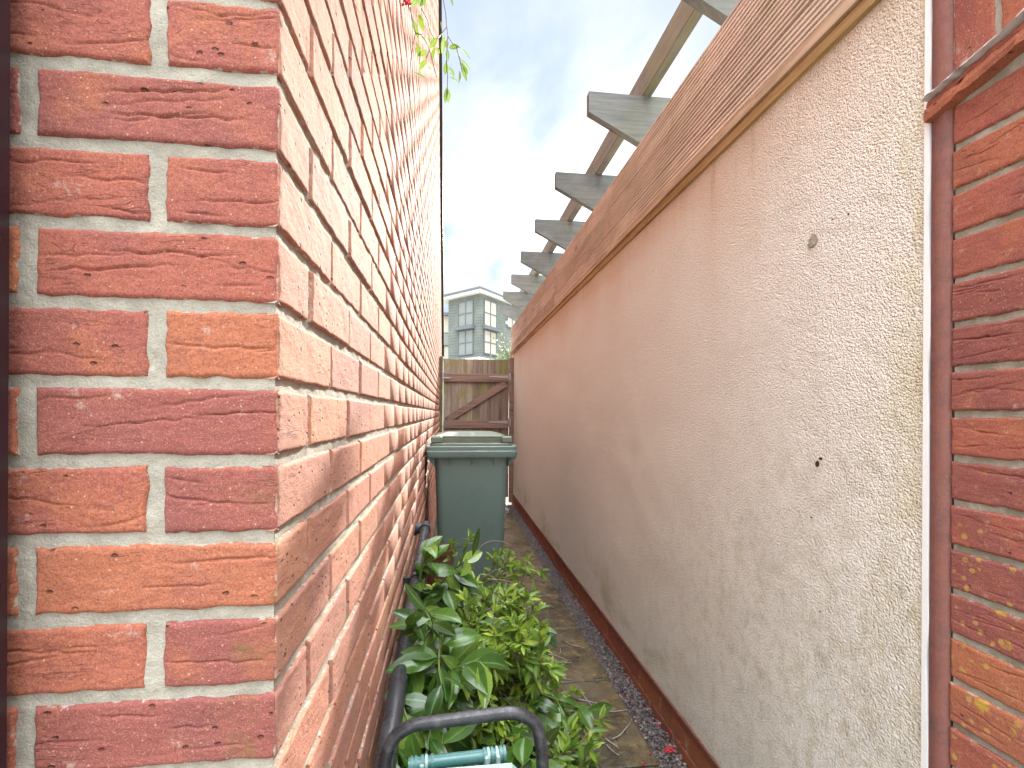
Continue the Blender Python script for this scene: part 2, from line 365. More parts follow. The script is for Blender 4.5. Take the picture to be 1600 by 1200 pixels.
def tag(o, label=None, cat=None, group=None, kind=None):
    for k, v in (('label', label), ('category', cat), ('group', group), ('kind', kind)):
        if v: o[k] = v
    return o
def thing(name, label, cat, loc=(0, 0, 0), group=None):
    o = bpy.data.objects.new(name, None); COL.objects.link(o); o.location = loc; o.empty_display_size = 0.1
    return tag(o, label, cat, group)
def autosmooth(o, ang=40):
    me = o.data
    me.polygons.foreach_set('use_smooth', [True] * len(me.polygons))
    try: me.set_sharp_from_angle(angle=R(ang))
    except Exception: pass
    return o

# numpy value noise
def vnoise(p, seed=0):
    p = np.asarray(p, float); i = np.floor(p).astype(np.int64); f = p - i; f = f * f * (3 - 2 * f)
    def h(ix, iy, iz):
        n = (ix * 374761393 + iy * 668265263 + iz * 2147483647 + seed * 974711) & 0xffffffff
        n = ((n ^ (n >> 13)) * 1274126177) & 0xffffffff
        n = (n ^ (n >> 16)) & 0xffffff
        return n / float(0xffffff) * 2 - 1
    r = 0
    for dx in (0, 1):
        for dy in (0, 1):
            for dz in (0, 1):
                w = (f[:, 0] if dx else 1 - f[:, 0]) * (f[:, 1] if dy else 1 - f[:, 1]) * (f[:, 2] if dz else 1 - f[:, 2])
                r = r + w * h(i[:, 0] + dx, i[:, 1] + dy, i[:, 2] + dz)
    return r
def fbm(p, o=3, seed=0):
    a = 0; k = 1.0; p = np.asarray(p, float)
    for j in range(o): a = a + k * vnoise(p * (2 ** j) + 13.7 * j, seed + j); k *= 0.5
    return a

def axis_pts(L, step, e=(0, .0008, .002, .0038, .006)):
    e = np.array(e); n = max(2, int((L - 2 * e[-1]) / step))
    return np.unique(np.concatenate([e, np.linspace(e[-1], L - e[-1], n + 1), L - e]).round(6))
def brick_face(B, O, U, N, L, H, du, dv, tint, c0=False, c1=False, hi=True, tilt=0.0):
    U = np.array(U, float); N = np.array(N, float); Z = np.array([0, 0, 1.0]); O = np.array(O, float)
    s = axis_pts(L, du) if hi else np.array([0, .004, L - .004, L])
    t = axis_pts(H, dv) if hi else np.array([0, .004, H - .004, H])
    ss, tt = np.meshgrid(s, t, indexing='ij'); ns, nt = ss.shape; ss = ss.ravel(); tt = tt.ravel()
    es = np.minimum(np.where(c0, 1.0, ss), np.where(c1, 1.0, L - ss)); et = np.minimum(tt, H - tt)
    e = np.minimum(np.minimum(ss, L - ss), et)
    enc = np.minimum(es, et)
    pw = O + np.outer(ss, U) + np.outer(tt, Z)
    off = tint * 9.1
    dep = np.zeros_like(ss)
    r = .0035
    dep -= r * np.clip(1 - enc / r, 0, 1) ** 2
    rc = .0012
    ec = np.minimum(ss if c0 else 1.0 + 0 * ss, (L - ss) if c1 else 1.0 + 0 * ss)
    zc3 = np.stack([pw[:, 2] * 55, 0 * ss + 2.2, 0 * ss], 1)
    rcz = np.clip(.0009 + .0017 * np.clip(fbm(zc3, 3, 41), -.2, 1) * 1.3, .0006, .0027)
    dep = dep - rcz * np.exp(-ec / .003) * (1 if (c0 or c1) else 0)
    fade = 1 - np.exp(-np.minimum(e, .02) / .004)
    if hi:
        dep += fade * (.0007 * fbm(pw * 40 + off, 3, 3) + .0004 * fbm(pw * 230 + off, 2, 9))
        for k in range(random.choice((2, 3, 4, 5)) if abs(N[1]) > .5 or N[0] < 0 else 0):
            s0 = random.uniform(0, L); t0 = random.uniform(.12, .88) * H; ln = random.uniform(.015, .06); sl = random.uniform(-.18, .18)
            cc = t0 + sl * (ss - s0) + .0025 * vnoise(np.stack([ss * 90, 0 * ss + k * 5.1, 0 * ss + off], 1), 4)
            w = np.exp(-((ss - s0) / ln) ** 4); d = tt - cc; wd = random.uniform(.0007, .0013)
            dep += fade * w * (-random.uniform(.0012, .0026) * np.exp(-(d / wd) ** 2))
        ws = np.exp(-np.minimum(es, .05) / .005); wt_ = np.exp(-et / .005)
        n1 = fbm(pw * 75 + 3 + off, 3, 5); n2 = fbm(pw * 60 + 7 + off, 3, 6)
        ss = ss + ws * .0016 * n1; tt = tt + wt_ * (.0015 * n2 + .0008 * fbm(pw * 12 + off, 1, 2))
    else:
        dep += fade * .0006 * vnoise(pw * 30 + off, 3)
    if c0: ss = ss + rcz * np.exp(-ec / .003)
    if c1: ss = ss - rcz * np.exp(-ec / .003)
    # every brick sits a touch proud or shy
    dep += tilt * (1 if not (c0 or c1) else 0)
    pos = O + np.outer(ss, U) + np.outer(tt, Z) + np.outer(dep, N)
    faces = [(i * nt + j, (i + 1) * nt + j, (i + 1) * nt + j + 1, i * nt + j + 1) for i in range(ns - 1) for j in range(nt - 1)]
    ring = [i * nt for i in range(ns)] + [(ns - 1) * nt + j for j in range(1, nt)] + [i * nt + nt - 1 for i in range(ns - 2, -1, -1)] + [j for j in range(nt - 2, 0, -1)]
    k = len(pos)
    cen = O + U * L / 2 + Z * H / 2
    rp = pos[ring]; inw = (cen - rp); inw = inw - np.outer(inw @ N, N)
    inu = np.sign(inw @ U)
    back = rp - N * .016 + np.outer(inu, U) * .003
    faces += [(ring[i], k + i, k + (i + 1) % len(ring), ring[(i + 1) % len(ring)]) for i in range(len(ring))]
    ev = np.clip(1 - np.minimum(e, .02) / .009, 0, 1)
    B.add(np.concatenate([pos, back]), faces, tint, np.concatenate([ev, np.ones(len(ring))]))

def mortar_grid(B, O, U, N, L, H, step, amp, seed=1):
    U = np.array(U, float); N = np.array(N, float); O = np.array(O, float)
    a = np.linspace(0, L, max(2, int(L / step)) + 1); b = np.linspace(0, H, max(2, int(H / step)) + 1)
    ss, tt = np.meshgrid(a, b, indexing='ij'); ns, nt = ss.shape; ss = ss.ravel(); tt = tt.ravel()
    p = O + np.outer(ss, U) + np.outer(tt, (0, 0, 1.0))
    p = p + np.outer(amp * fbm(p * 45, 3, seed), N)
    B.add(p, [(i * nt + j, (i + 1) * nt + j, (i + 1) * nt + j + 1, i * nt + j + 1) for i in range(ns - 1) for j in range(nt - 1)])

# ================================================================== SETTING
m_ground = M('ground_concrete', 0.9, spec=0.3)
gcol = m_ground.mix(m_ground.ramp(m_ground.noise(1.4, 6, 0.7), 0.35, 0.7), (0.33, 0.30, 0.25), (0.22, 0.20, 0.165))
m_ground = m_ground.fin(gcol, m_ground.bump(m_ground.noise(60, 4, 0.7), 0.004, 0.6))
b = MB(); b.add([(-400, -400, -.07), (400, -400, -.07), (400, 400, -.07), (-400, 400, -.07)], [(0, 1, 2, 3)])
tag(b.build('ground', m_ground), kind='structure')

# stone path: slabs in one structure
ms = M('wet_stone', 0.35, spec=0.5)
ti = ms.attr('tint'); v = ms.off(ti, k=3)
c = ms.mix(ms.ramp(ms.noise(3.2, 7, 0.72, v), 0.33, 0.66), (0.04, 0.031, 0.018), (0.135, 0.10, 0.052))
c = ms.mix(ms.ramp(ms.noise(13, 6, 0.75, v), 0.5, 0.68, 0, 0.6), c, (0.26, 0.20, 0.085))
c = ms.mix(ms.ramp(ms.noise(7, 6, 0.8, ms.map(loc=(5, 5, 5), vec=v)), 0.52, 0.66, 0, 0.8), c, (0.045, 0.035, 0.022))
c = ms.mix(ms.ramp(ms.noise(150, 3, 0.7, v), 0.62, 0.75, 0, 0.5), c, (0.45, 0.40, 0.28))
rgh = ms.ramp(ms.noise(6, 5, 0.7, ms.map(loc=(1, 1, 1))), 0.4, 0.62, 0.08, 0.5)
hh = ms.math('ADD', ms.noise(26, 5, 0.65, v), ms.math('MULTIPLY', ms.noise(160, 3, 0.6, v), 0.25))
m_slab = ms.fin(c, ms.bump(hh, 0.006, 0.8), rgh)
b = MB(); y = -1.15; k = 0; random.seed(3)
ys = [-1.1, -.55, 0, .55, 1.1, 1.64, 2.19, 2.74, 3.27, 3.82, 4.38, 4.93, 5.5, 6.1, 6.62]
for a0, a1 in zip(ys[:-1], ys[1:]):
    sk = .012
    b.box(-.17 + .012, .728 + random.uniform(-.006, .006), a0 + .004, a1 - .004, -.05, random.uniform(-.002, .002), random.random(), .004)
tag(b.build('path', m_slab), kind='structure')
m_joint = mat_plain('path_joint', (0.06, 0.05, 0.035), 0.9)
b = MB(); b.box(-.17, .735, -1.2, 6.64, -.068, -.012); tag(b.build('path_bed', m_joint), kind='structure')

# gravel strip: pebbles nobody could count
mg = M('gravel', 0.45, spec=0.5)
gt = mg.attr('tint')
c = mg.mix(mg.ramp(gt, 0.0, 0.5), (0.035, 0.033, 0.04), (0.12, 0.11, 0.12)); c = mg.mix(mg.ramp(gt, 0.72, 0.9), c, (0.30, 0.25, 0.22)); c = mg.mix(mg.ramp(gt, 0.93, 0.97), c, (0.30, 0.09, 0.06))
m_gravel = mg.fin(c, mg.bump(mg.noise(300, 3, 0.6), 0.001, 0.5))
import bmesh
bm = bmesh.new(); bmesh.ops.create_icosphere(bm, subdivisions=1, radius=1)
ico_v = np.array([tuple(v.co) for v in bm.verts]); ico_f = [tuple(v.index for v in f.verts) for f in bm.faces]; bm.free()
b = MB()
def pebble(B, x, y, z, r, t):
    sc = rng.uniform(.6, 1.25, 3) * r; sc[2] *= .75
    a = rng.uniform(0, 6.28); q = rng.uniform(-.5, .5)
    v = ico_v * sc * rng.uniform(.86, 1.1, (len(ico_v), 1))
    Rm = np.array(Matrix.Rotation(a, 3, 'Z') @ Matrix.Rotation(q, 3, 'X'))
    B.add(v @ Rm.T + np.array([x, y, z]), ico_f, t)
for i in range(9500):
    y = .6 + 6.0 * (rng.random() ** 1.35); r = rng.uniform(.0035, .0075)
    pebble(b, rng.uniform(.732, .833), y, -.018 + rng.uniform(-.006, .006), r, rng.random())
for i in range(60):
    y = rng.uniform(.8, 4); pebble(b, .728 - abs(rng.normal(0, .02)), y, .004, rng.uniform(.003, .005), rng.random())
tag(b.build('gravel_strip', m_gravel, smooth=False, fix=False), 'dark grey gravel strip between the stone path and the rendered wall', 'gravel', kind='stuff')

# ================================================================== LEFT HOUSE
m_brickF = mat_brick('red_brick'); m_brickS = mat_brick('sunlit_sandy_brick', side=True); m_brickR = mat_brick('lichen_brick', lichen=True)
m_mort = mat_mortar('mortar'); m_mortR = mat_mortar('weathered_mortar', .95, True)
XW = -.17; YC = .51; PIT = .075
Z0 = EYE - .0537 - .063      # bottom of a header-faced course (front)
house = thing('brick_house', 'red brick house on the left, its long side wall running down the passage', 'house', (XW, YC, 0))
end_y = lambda z: 8.3 if z < 2.25 else 8.3 - (z - 2.25) / 3.7 * 2.8
TOP = 6.6
bf = MB(); bs = MB(); mf = MB(); mside = MB()
random.seed(11)
kmin = -int(Z0 / PIT); 
FT = {6: (.36, .42), 5: (.30, .4), 4: (.38, .55), 3: (.46, .4), 2: (.84, .36), 1: (.24, .4), 0: (.28, .52), -1: (.82, .6), -2: (.16, .74), -3: (.26, .5)}   # colour of the nearest bricks
def tintr(): return min(1, max(0, random.betavariate(1.6, 1.5)))
for k in range(kmin, int((TOP - Z0) / PIT)):
    z = Z0 + k * PIT; Hh = .0635 + random.uniform(-.0008, .0008); header = (k % 2 == 0)
    tc_ = tintr(); dz = random.uniform(-.0006, .0006)
    hz = .80 < z < 1.70
    left_t = None
    if k in FT: tc_, left_t = FT[k]
    # front
    L = .1045 if header else .2165
    brick_face(bf, (XW - L, YC, z + dz), (1, 0, 0), (0, -1, 0), L, Hh, .003, .0011, tc_, c1=True, hi=hz)
    x = XW - L - .0155
    while x > -1.5:
        L2 = .213
        brick_face(bf, (x - L2, YC, z + dz), (1, 0, 0), (0, -1, 0), L2, Hh, .003, .0011, left_t if (left_t is not None and x > -.32) else tintr(), hi=hz and x > -.42, tilt=random.uniform(-.001, .001))
        x -= L2 + .0125
    # side
    L = .213 if header else .1035
    y = YC; first = True
    while y < end_y(z) - .03:
        L2 = L if first else .2135 + random.uniform(-.003, .003)
        L2 = min(L2, end_y(z) - y)
        dist = y
        hi = dist < 1.25 and abs(z + .03 - EYE) < y * .95 + .25
        brick_face(bs, (XW, y, z + dz), (0, 1, 0), (1, 0, 0), L2, Hh, .004 if dist < .9 else .008, .002 if dist < .9 else .004, tc_ if first else tintr(), c0=first, hi=hi, tilt=random.uniform(-.0016, .0016))
        y += L2 + .0105; first = False
house_f = bf.build('corner_brickwork', m_brickF, house, smooth=True, fix=False)
house_s = bs.build('side_brickwork', m_brickS, house, smooth=True, fix=False)
autosmooth(house_f, 60); autosmooth(house_s, 60)
mortar_grid(mf, (-.5, YC + .0035, .8), (1, 0, 0), (0, -1, 0), .33 - .004, .95, .003, .0011, 1)
o = mf.build('corner_pointing', m_mort, house, smooth=True, fix=False)
mortar_grid(mside, (XW - .0045, YC + .0035, .3), (0, 1, 0), (1, 0, 0), 1.1, 1.95, .005, .0013, 2)
o = mside.build('side_pointing', m_mort, house, smooth=True, fix=False)
b = MB()
b.prism([(YC + .0055, 0), (8.29, 0), (8.29, 2.25), (5.5, 5.94), (4.99, TOP), (YC + .0055, TOP)], 0, XW - .0075, -4.0)
b.build('wall_core', m_mort, house)
m_fascia = mat_plain('black_fascia', (0.012, 0.013, 0.018), 0.5, dirt=0.1)
b = MB()
d = Vector((0, -2.8, 3.7)).normalized(); q = Vector((0, 8.3, 2.25)); e2 = Vector((0, 5.5, 5.95))
nrm = Vector((0, d.z, -d.y))
# barge board following the sloping far edge of the wall
for (s0, s1, x0, x1) in ((0, 5.6, XW - .08, XW + .035),):
    P0 = q - d * .05; P1 = q + d * s1
    vs = []
    for p in (P0, P1):
        for (xx, oo) in ((x0, -.05), (x1, -.05), (x1, .03), (x0, .03)):
            w = p + nrm * oo; vs.append((xx, w.y, w.z))
    b.add(vs, [(0, 1, 2, 3), (7, 6, 5, 4), (0, 4, 5, 1), (1, 5, 6, 2), (2, 6, 7, 3), (3, 7, 4, 0)])
b.box(XW + .001, XW + .04, 8.2, 8.33, 2.16, 2.34)
b.build('barge_board', m_fascia, house)
# waste pipe
m_pipe = mat_plain('black_pipe_plastic', (0.028, 0.03, 0.036), 0.32, dirt=0.35, dcol=(0.12, 0.12, 0.12))
A = P(668, 826, 2.36); A.x = XW + .045; Bp = Vector((XW + .043, .75, EYE - .71))
b = MB(); b.tube([A, A.lerp(Bp, .5), Bp], .022, 16)
wp = b.build('waste_pipe', m_pipe, house); autosmooth(wp)
b = MB(); dirn = (Bp - A).normalized()
b.tube([A - dirn * .03, A + dirn * .03], .028, 16); b.tube([A + Vector((-.05, 0, 0)), A, A + Vector((.012, 0, 0))], .027, 16)
b.tube([A + Vector((-.06, 0, 0)), A + Vector((-.036, 0, 0))], .033, 16)
el = b.build('elbow', m_pipe, wp)
el.location = (0, 0, 0); autosmooth(el)
for t in (.35,):
    b = MB(); p = A.lerp(Bp, t); b.tube([p - dirn * .009, p + dirn * .009], .0255, 16); b.box(XW - .002, p.x - .015, p.y - .009, p.y + .009, p.z - .012, p.z + .012)
    b.build('clip', m_pipe, wp)
# vertical downpipe at the frame's left edge
m_dp = mat_plain('dark_brown_pipe', (0.022, 0.009, 0.014), 0.35, dirt=0.2, dcol=(0.05, 0.035, 0.04), ns=3)
b = MB(); b.box(-.47, -.392, YC - .075, YC - .012, .02, 6.2, .3, .008)
dpo = b.build('downpipe', m_dp, house); autosmooth(dpo, 30)
b = MB(); b.box(-.48, -.384, YC - .083, YC - .006, .45, .50, .3, .005); b.build('pipe_bracket', m_dp, dpo)

# ================================================================== RIGHT WALL
XR = .84
m_rend = mat_render()
wall = thing('rendered_wall', 'tall cream roughcast garden wall with rusty run-off stains beside the gravel', 'wall', (XR, .78, 0))
b = MB()
# render coat: front skin with a slightly uneven surface
mg2 = MB()
ya = np.concatenate([np.arange(.782, 2.2, .012), np.arange(2.2, 6.9, .06), [6.9]]); za = np.linspace(.118, 2.085, 120)
yy, zz_ = np.meshgrid(ya, za, indexing='ij'); pts = np.stack([np.full(yy.size, XR), yy.ravel(), zz_.ravel()], 1)
pts[:, 0] += .0016 * fbm(pts * 6, 3, 8)
n2 = len(za); mg2.add(pts, [(i * n2 + j, i * n2 + j + 1, (i + 1) * n2 + j + 1, (i + 1) * n2 + j) for i in range(len(ya) - 1) for j in range(n2 - 1)])
rf = mg2.build('render_coat', m_rend, wall, smooth=True, fix=False)
b = MB(); b.box(XR + .004, XR + .22, .782, 6.9, -.06, 2.085); b.build('wall_core', m_mortR, wall)
# bell bead and plinth
m_dpc = mat_plain('red_brown_strip', (0.16, 0.055, 0.038), 0.7, dirt=0.35, dcol=(0.06, 0.03, 0.02), ns=14)
b = MB(); b.box(XR - .007, XR + .003, .782, 6.9, .092, .117, .3, .002); b.build('damp_course', m_dpc, wall)
m_plin = mat_brick('plinth_brick')
b = MB(); random.seed(5)
for cz, oy in ((.012, 0), (-.063, .11)):
    y = .78 + oy
    while y < 6.88:
        L2 = min(.2135, 6.88 - y)
        if L2 > .03: brick_face(b, (XR - .001, y + L2, cz), (0, -1, 0), (-1, 0, 0), L2 - .002, .072, .02, .02, random.uniform(.45, .98), hi=False)
        y += L2 + .010
b.build('plinth', m_plin, wall, fix=False)
m_bead = mat_plain('white_bead', (0.78, 0.79, 0.80), 0.45, dirt=0.15, dcol=(0.45, 0.47, 0.45), ns=20)
b = MB(); bead = []
zsn = np.linspace(.1, 2.3, 90)
w0 = .0042 + .0012 * vnoise(np.stack([zsn * 14, 0 * zsn, 0 * zsn], 1), 1)
vs = []
for z_, w_ in zip(zsn, w0): vs += [(XR - .006, .784, z_), (XR - .006, .784 - w_ * 2.2, z_), (XR + .004, .784 - w_ * 2.2, z_), (XR + .004, .784, z_)]
b.add(vs, [(4 * i + j, 4 * i + (j + 1) % 4, 4 * i + 4 + (j + 1) % 4, 4 * i + 4 + j) for i in range(len(zsn) - 1) for j in range(4)])
b.build('corner_bead', m_bead, wall)
# chips, hole and hairline cracks in the render (real shallow geometry)
m_hole = mat_plain('hole_dark', (0.03, 0.024, 0.02), 0.9, dirt=.2)
m_chip = mat_mortar('chip_mortar', .9)
def blob(B, c, ry, rz, thick, seed, n=18, rot=0):
    th = np.linspace(0, 2 * math.pi, n, endpoint=False)
    rr = 1 + .28 * vnoise(np.stack([np.cos(th) * 2 + seed, np.sin(th) * 2, 0 * th], 1), seed)
    y = ry * rr * np.cos(th); z = rz * rr * np.sin(th); y, z = y * math.cos(rot) - z * math.sin(rot), y * math.sin(rot) + z * math.cos(rot)
    v = [(c[0] - thick, c[1], c[2])] + [(c[0] - thick, c[1] + a * .8, c[2] + q_ * .8) for a, q_ in zip(y, z)] + [(c[0] + .002, c[1] + a, c[2] + q_) for a, q_ in zip(y, z)]
    f = [(0, 1 + i, 1 + (i + 1) % n) for i in range(n)] + [(1 + i, 1 + n + i, 1 + n + (i + 1) % n, 1 + (i + 1) % n) for i in range(n)]
    B.add(v, f)
def onwall(px, py):
    a = math.atan((px - 800) / F) + TH; Y = XR / math.tan(a); d = XR * math.sin(TH) + Y * math.cos(TH)
    return (XR, Y, EYE - (py - HZ) / F * d)
b = MB(); blob(b, onwall(1270, 372), .017, .017, .0022, 3, rot=.4); blob(b, onwall(1267, 380), .011, .008, .004, 5); b.build('filler_patch', m_chip, wall)
b = MB(); blob(b, onwall(1278, 722), .006, .009, .002, 4, rot=.3); blob(b, onwall(1283, 714), .006, .003, .0022, 7); blob(b, onwall(1300, 340), .0022, .0022, .002, 2); blob(b, onwall(1325, 332), .003, .002, .002, 9)
blob(b, onwall(1284, 953), .002, .002, .002, 8); blob(b, onwall(1269, 806), .0018, .0018, .002, 12)
b.build('screw_hole', m_hole, wall)

# timber screen of grooved boards on the wall
m_deck = mat_wood('grooved_timber', (0.80, 0.70, 0.62), (0.62, 0.50, 0.42), 1, dark=(0.26, 0.14, 0.10), green=0.25, grey=.25)
m_trim = mat_wood('timber_trim', (0.56, 0.42, 0.30), (0.36, 0.23, 0.15), 1, dark=(0.07, 0.04, 0.02))
scr = thing('timber_screen', 'screen of grooved brown timber boards fixed along the top of the rendered wall', 'fence', (XR, .6, 2.07))
zb = 2.075; zt = 2.455; nb = 3; bh = (zt - zb) / nb
for seg, (y0, y1) in enumerate(((.4, 4.0), (4.006, 7.0))):
    for i in range(nb):
        b = MB(); z0 = zb + i * bh; ng = 8; pit = (bh - .004) / ng
        xf = XR - .004 - (.001 * seg)
        prof = [(xf + .028, z0)]
        for g in range(ng):
            a = z0 + g * pit
            prof += [(xf, a + pit * .02), (xf, a + pit * .48), (xf + .010, a + pit * .54), (xf + .010, a + pit * .95)]
        prof += [(xf + .028, z0 + bh - .004)]
        b.prism(prof, 1, y0, y1, random.uniform(0, .6))
        b.build('deck_board', m_deck, scr)
b = MB(); b.prism([(XR - .024, zb - .008), (XR - .024, zb + .022), (XR - .018, zb + .028), (XR - .006, zb + .028), (XR - .006, zb - .008)], 1, .4, 7.0, .2); b.build('lower_batten', m_trim, scr)
b = MB(); b.prism([(XR - .012, zb - .034), (XR - .014, zb - .0095), (XR + .01, zb - .0095), (XR + .01, zb - .034)], 1, .4, 7.0, .0); b.build('fillet', mat_wood('yellow_fillet', (0.50, 0.36, 0.17), (0.33, 0.21, 0.10), 1), scr)
for y0 in (1.0, 2.5, 4.0, 5.5, 6.9):
    b = MB(); b.box(XR + .03, XR + .10, y0 - .035, y0 + .035, 1.2, zt - .02, .5, .004); b.build('post', m_trim, scr)

# pergola behind the wall
m_perg = mat_wood('grey_pergola_timber', (0.20, 0.215, 0.215), (0.12, 0.13, 0.13), 0, dark=(0.05, 0.05, 0.05), green=.12, grey=.15)
m_pergy = mat_wood('grey_pergola_beam', (0.25, 0.24, 0.21), (0.15, 0.14, 0.12), 1, dark=(0.06, 0.05, 0.04), green=.35, grey=.15)
perg = thing('pergola', 'weathered grey timber pergola whose slanting rafter ends jut out over the wall', 'pergola', (1.0, 1.0, 0))
Z = lambda h: EYE + h
b = MB(); b.box(1.12, 1.178, -1.2, 9.6, Z(1.902), Z(2.058), .3, .004); b.build('beam', m_pergy, perg)
b = MB(); b.box(3.2, 3.258, -1.2, 9.6, Z(1.902), Z(2.058), .3, .004); b.build('beam', m_pergy, perg)
for k in range(8):
    yc = 1.88 + .957 * k
    b = MB()
    e_ = random.uniform(-.012, .012); h_ = random.uniform(-.008, .008); tw_ = random.uniform(-.012, .012)
    b.prism([(.79 + e_, Z(1.90)), (.79 + e_, Z(1.787 + h_)), (1.14 + e_, Z(1.60)), (3.3, Z(1.60)), (3.6, Z(1.78)), (3.6, Z(1.90))], 1, yc + tw_, yc + .050 + tw_, random.random())
    b.build('rafter', m_perg, perg)
for x0, y0 in ((1.3, 4.25), (3.1, 4.25), (1.3, 9.05), (3.1, 9.05)):
    b = MB(); b.box(x0 + .05, x0 + .14, y0, y0 + .09, 0, Z(1.88), .4, .004); b.build('post', m_pergy, perg)

# brick pier on the right
pier = thing('brick_pier', 'red brick wall end with yellow lichen spots at the right of the passage', 'brick wall', (XR, .74, 0))
b = MB(); random.seed(21)
zc0 = EYE - (712 - HZ) / F * .836   # a bed joint
for k in range(-15, 24):
    z = zc0 + .005 + k * PIT
    if z < 0: continue
    if z + .065 > EYE + .545: break
    hi = .5 < z < 1.9
    y = .741
    first = .2135 if k % 2 else .16
    L2 = first
    for j in range(5):
        brick_face(b, (XR + .001, y, z), (0, -1, 0), (-1, 0, 0), L2, .0645, .004, .0013, tintr(), hi=hi and j == 0, tilt=random.uniform(-.0015, .0015))
        y -= L2 + .010; L2 = .2135
pb = b.build('brickwork', m_brickR, pier, fix=False); autosmooth(pb, 60)
b = MB(); mortar_grid(b, (XR + .006, .7385, .3), (0, -1, 0), (-1, 0, 0), .40, 1.7, .005, .001, 5); b.build('pointing', m_mortR, pier, smooth=True, fix=False)
b = MB(); b.box(XR + .012, XR + .22, -.5, .737, 0, EYE + .62); b.build('wall_core', m_mortR, pier)
# painted mastic strip between bead and brick
m_mastic = mat_plain('red_brown_mastic', (0.21, 0.082, 0.066), 0.75, dirt=.7, dcol=(0.10, 0.06, 0.055), ns=25, bump=1.0, bs=260)
b = MB(); n = 110; zs = np.linspace(0, EYE + 1.0, n); vs = []
for i, z_ in enumerate(zs):
    a_ = .0016 * float(vnoise(np.array([[z_ * 25, 1, 1]]), 3)[0])
    vs += [(XR + .003, .7735, z_), (XR - .0035, .7725, z_), (XR - .0045 + a_, .759, z_), (XR - .0025, .746 + a_, z_), (XR + .006, .7425, z_)]
b.add(vs, [(5 * i + j, 5 * i + j + 1, 5 * i + 6 + j, 5 * i + 5 + j) for i in range(n - 1) for j in range(4)])
ma = b.build('mastic_strip', m_mastic, pier, smooth=True)
# projecting ledge of creased tile, rising slightly towards the viewer
m_ledge = mat_brick('ledge_tile')
def ledge(B, off0, z0, z1, rough_, t):
    n = 50; vs = []
    for i in range(n + 1):
        y = .775 - i * .6 / n; zz0 = EYE + .528 + (.775 - y) * .2
        q_ = rough_ * float(fbm(np.array([[y * 90, 2 + t, 3]]), 3, 3)[0]); q2 = rough_ * float(fbm(np.array([[y * 60, 7 + t, 1]]), 3, 3)[0])
        vs += [(XR + .03, y, zz0 + z0), (XR - off0 + q_, y, zz0 + z0 + abs(q2)), (XR - off0 - abs(q2) * .3, y, zz0 + (z0 + z1) / 2), (XR - off0 + .003 + q2, y, zz0 + z1 + q_ * .6), (XR + .03, y, zz0 + z1)]
    B.add(vs, [(5 * i + j, 5 * i + j + 1, 5 * i + 6 + j, 5 * i + 5 + j) for i in range(n) for j in range(4)] + [(0, 1, 2, 3, 4)], t)
b = MB(); ledge(b, .018, -.012, .009, .003, .85); ledge(b, .012, .0095, .023, .004, .7); b.build('ledge', m_ledge, pier)
m_white = mat_plain('flaked_white_coat', (0.58, 0.56, 0.56), 0.8, dirt=.8, dcol=(0.16, 0.10, 0.09), ns=45, bump=1, bs=120)
b = MB(); ledge(b, .022, .0245, .0305, .004, .2); b.build('lead_edge', m_white, pier)
b = MB(); random.seed(4)
y = .742
for j in range(8):
    z0 = EYE + .565 + (.775 - y) * .2
    brick_face(b, (XR + .003, y, z0), (0, -1, 0), (-1, 0, 0), .064, .213, .004, .004, tintr(), hi=True)
    y -= .073
o = b.build('soldier_course', m_brickR, pier, fix=False); autosmooth(o, 60)

# ================================================================== GATE
YG = 6.72
m_gate = mat_wood('gate_boards', (0.50, 0.42, 0.33), (0.27, 0.21, 0.18), 2, dark=(0.09, 0.055, 0.05), green=.75, sc=.6)
m_rail = mat_wood('gate_rails', (0.33, 0.225, 0.18), (0.22, 0.145, 0.12), 0, dark=(0.07, 0.03, 0.02), sc=.6)
m_zinc = mat_plain('galvanised_steel', (0.42, 0.42, 0.43), 0.45, 0.85, dirt=.4, dcol=(0.2, 0.14, 0.1), ns=30)
gate = thing('garden_gate', 'brown ledged and braced timber gate closing the far end of the passage', 'gate', (-.1, YG, .05))
xs = np.linspace(-.118, .775, 10); random.seed(2)
for i in range(9):
    b = MB(); b.box(xs[i] + .0012, xs[i + 1] - .0012, YG, YG + .02, .07, 1.955 + random.uniform(-.004, .004), random.choice((.0, .15, .3, .6, .95)), .003)
    b.box(xs[i + 1] - .006, min(xs[i + 1] + .004, .775), YG + .008, YG + .0165, .075, 1.945, .8) if i < 8 else None
    b.build('board', m_gate, gate)
for zc in (1.70, 1.07, .35):
    b = MB(); b.box(-.112, .77, YG - .028, YG - .001, zc - .055, zc + .055, .2, .003); b.build('rail', m_rail, gate)
b = MB(); p0 = Vector((-.06, YG - .0145, 1.13)); p1 = Vector((.73, YG - .0145, 1.63))
dv = (p1 - p0); ln = dv.length; Mx = Matrix.Translation((p0 + p1) / 2) @ Matrix.Rotation(-math.atan2(dv.z, dv.x), 4, 'Y')
b.box(-ln / 2, ln / 2, -.0125, .0125, -.045, .045, .1, .003, mat=Mx); b.build('brace', m_rail, gate)
for zc in (1.72, 1.10):
    b = MB(); b.prism([(.50, zc - .006), (.76, zc - .018), (.76, zc + .018), (.50, zc + .008)], 1, YG - .033, YG - .029); b.box(.77, .80, YG - .036, YG - .028, zc - .05, zc + .05, .3, .002)
    b.tube([(.768, YG - .036, zc - .045), (.768, YG - .036, zc + .045)], .008, 8); b.build('hinge', m_zinc, gate)
b = MB(); b.box(-.135, -.105, YG - .045, YG - .029, 1.66, 1.78, .3, .003); b.tube([(-.11, YG - .042, 1.69), (-.02, YG - .042, 1.69)], .007, 8); b.build('latch', m_zinc, gate)
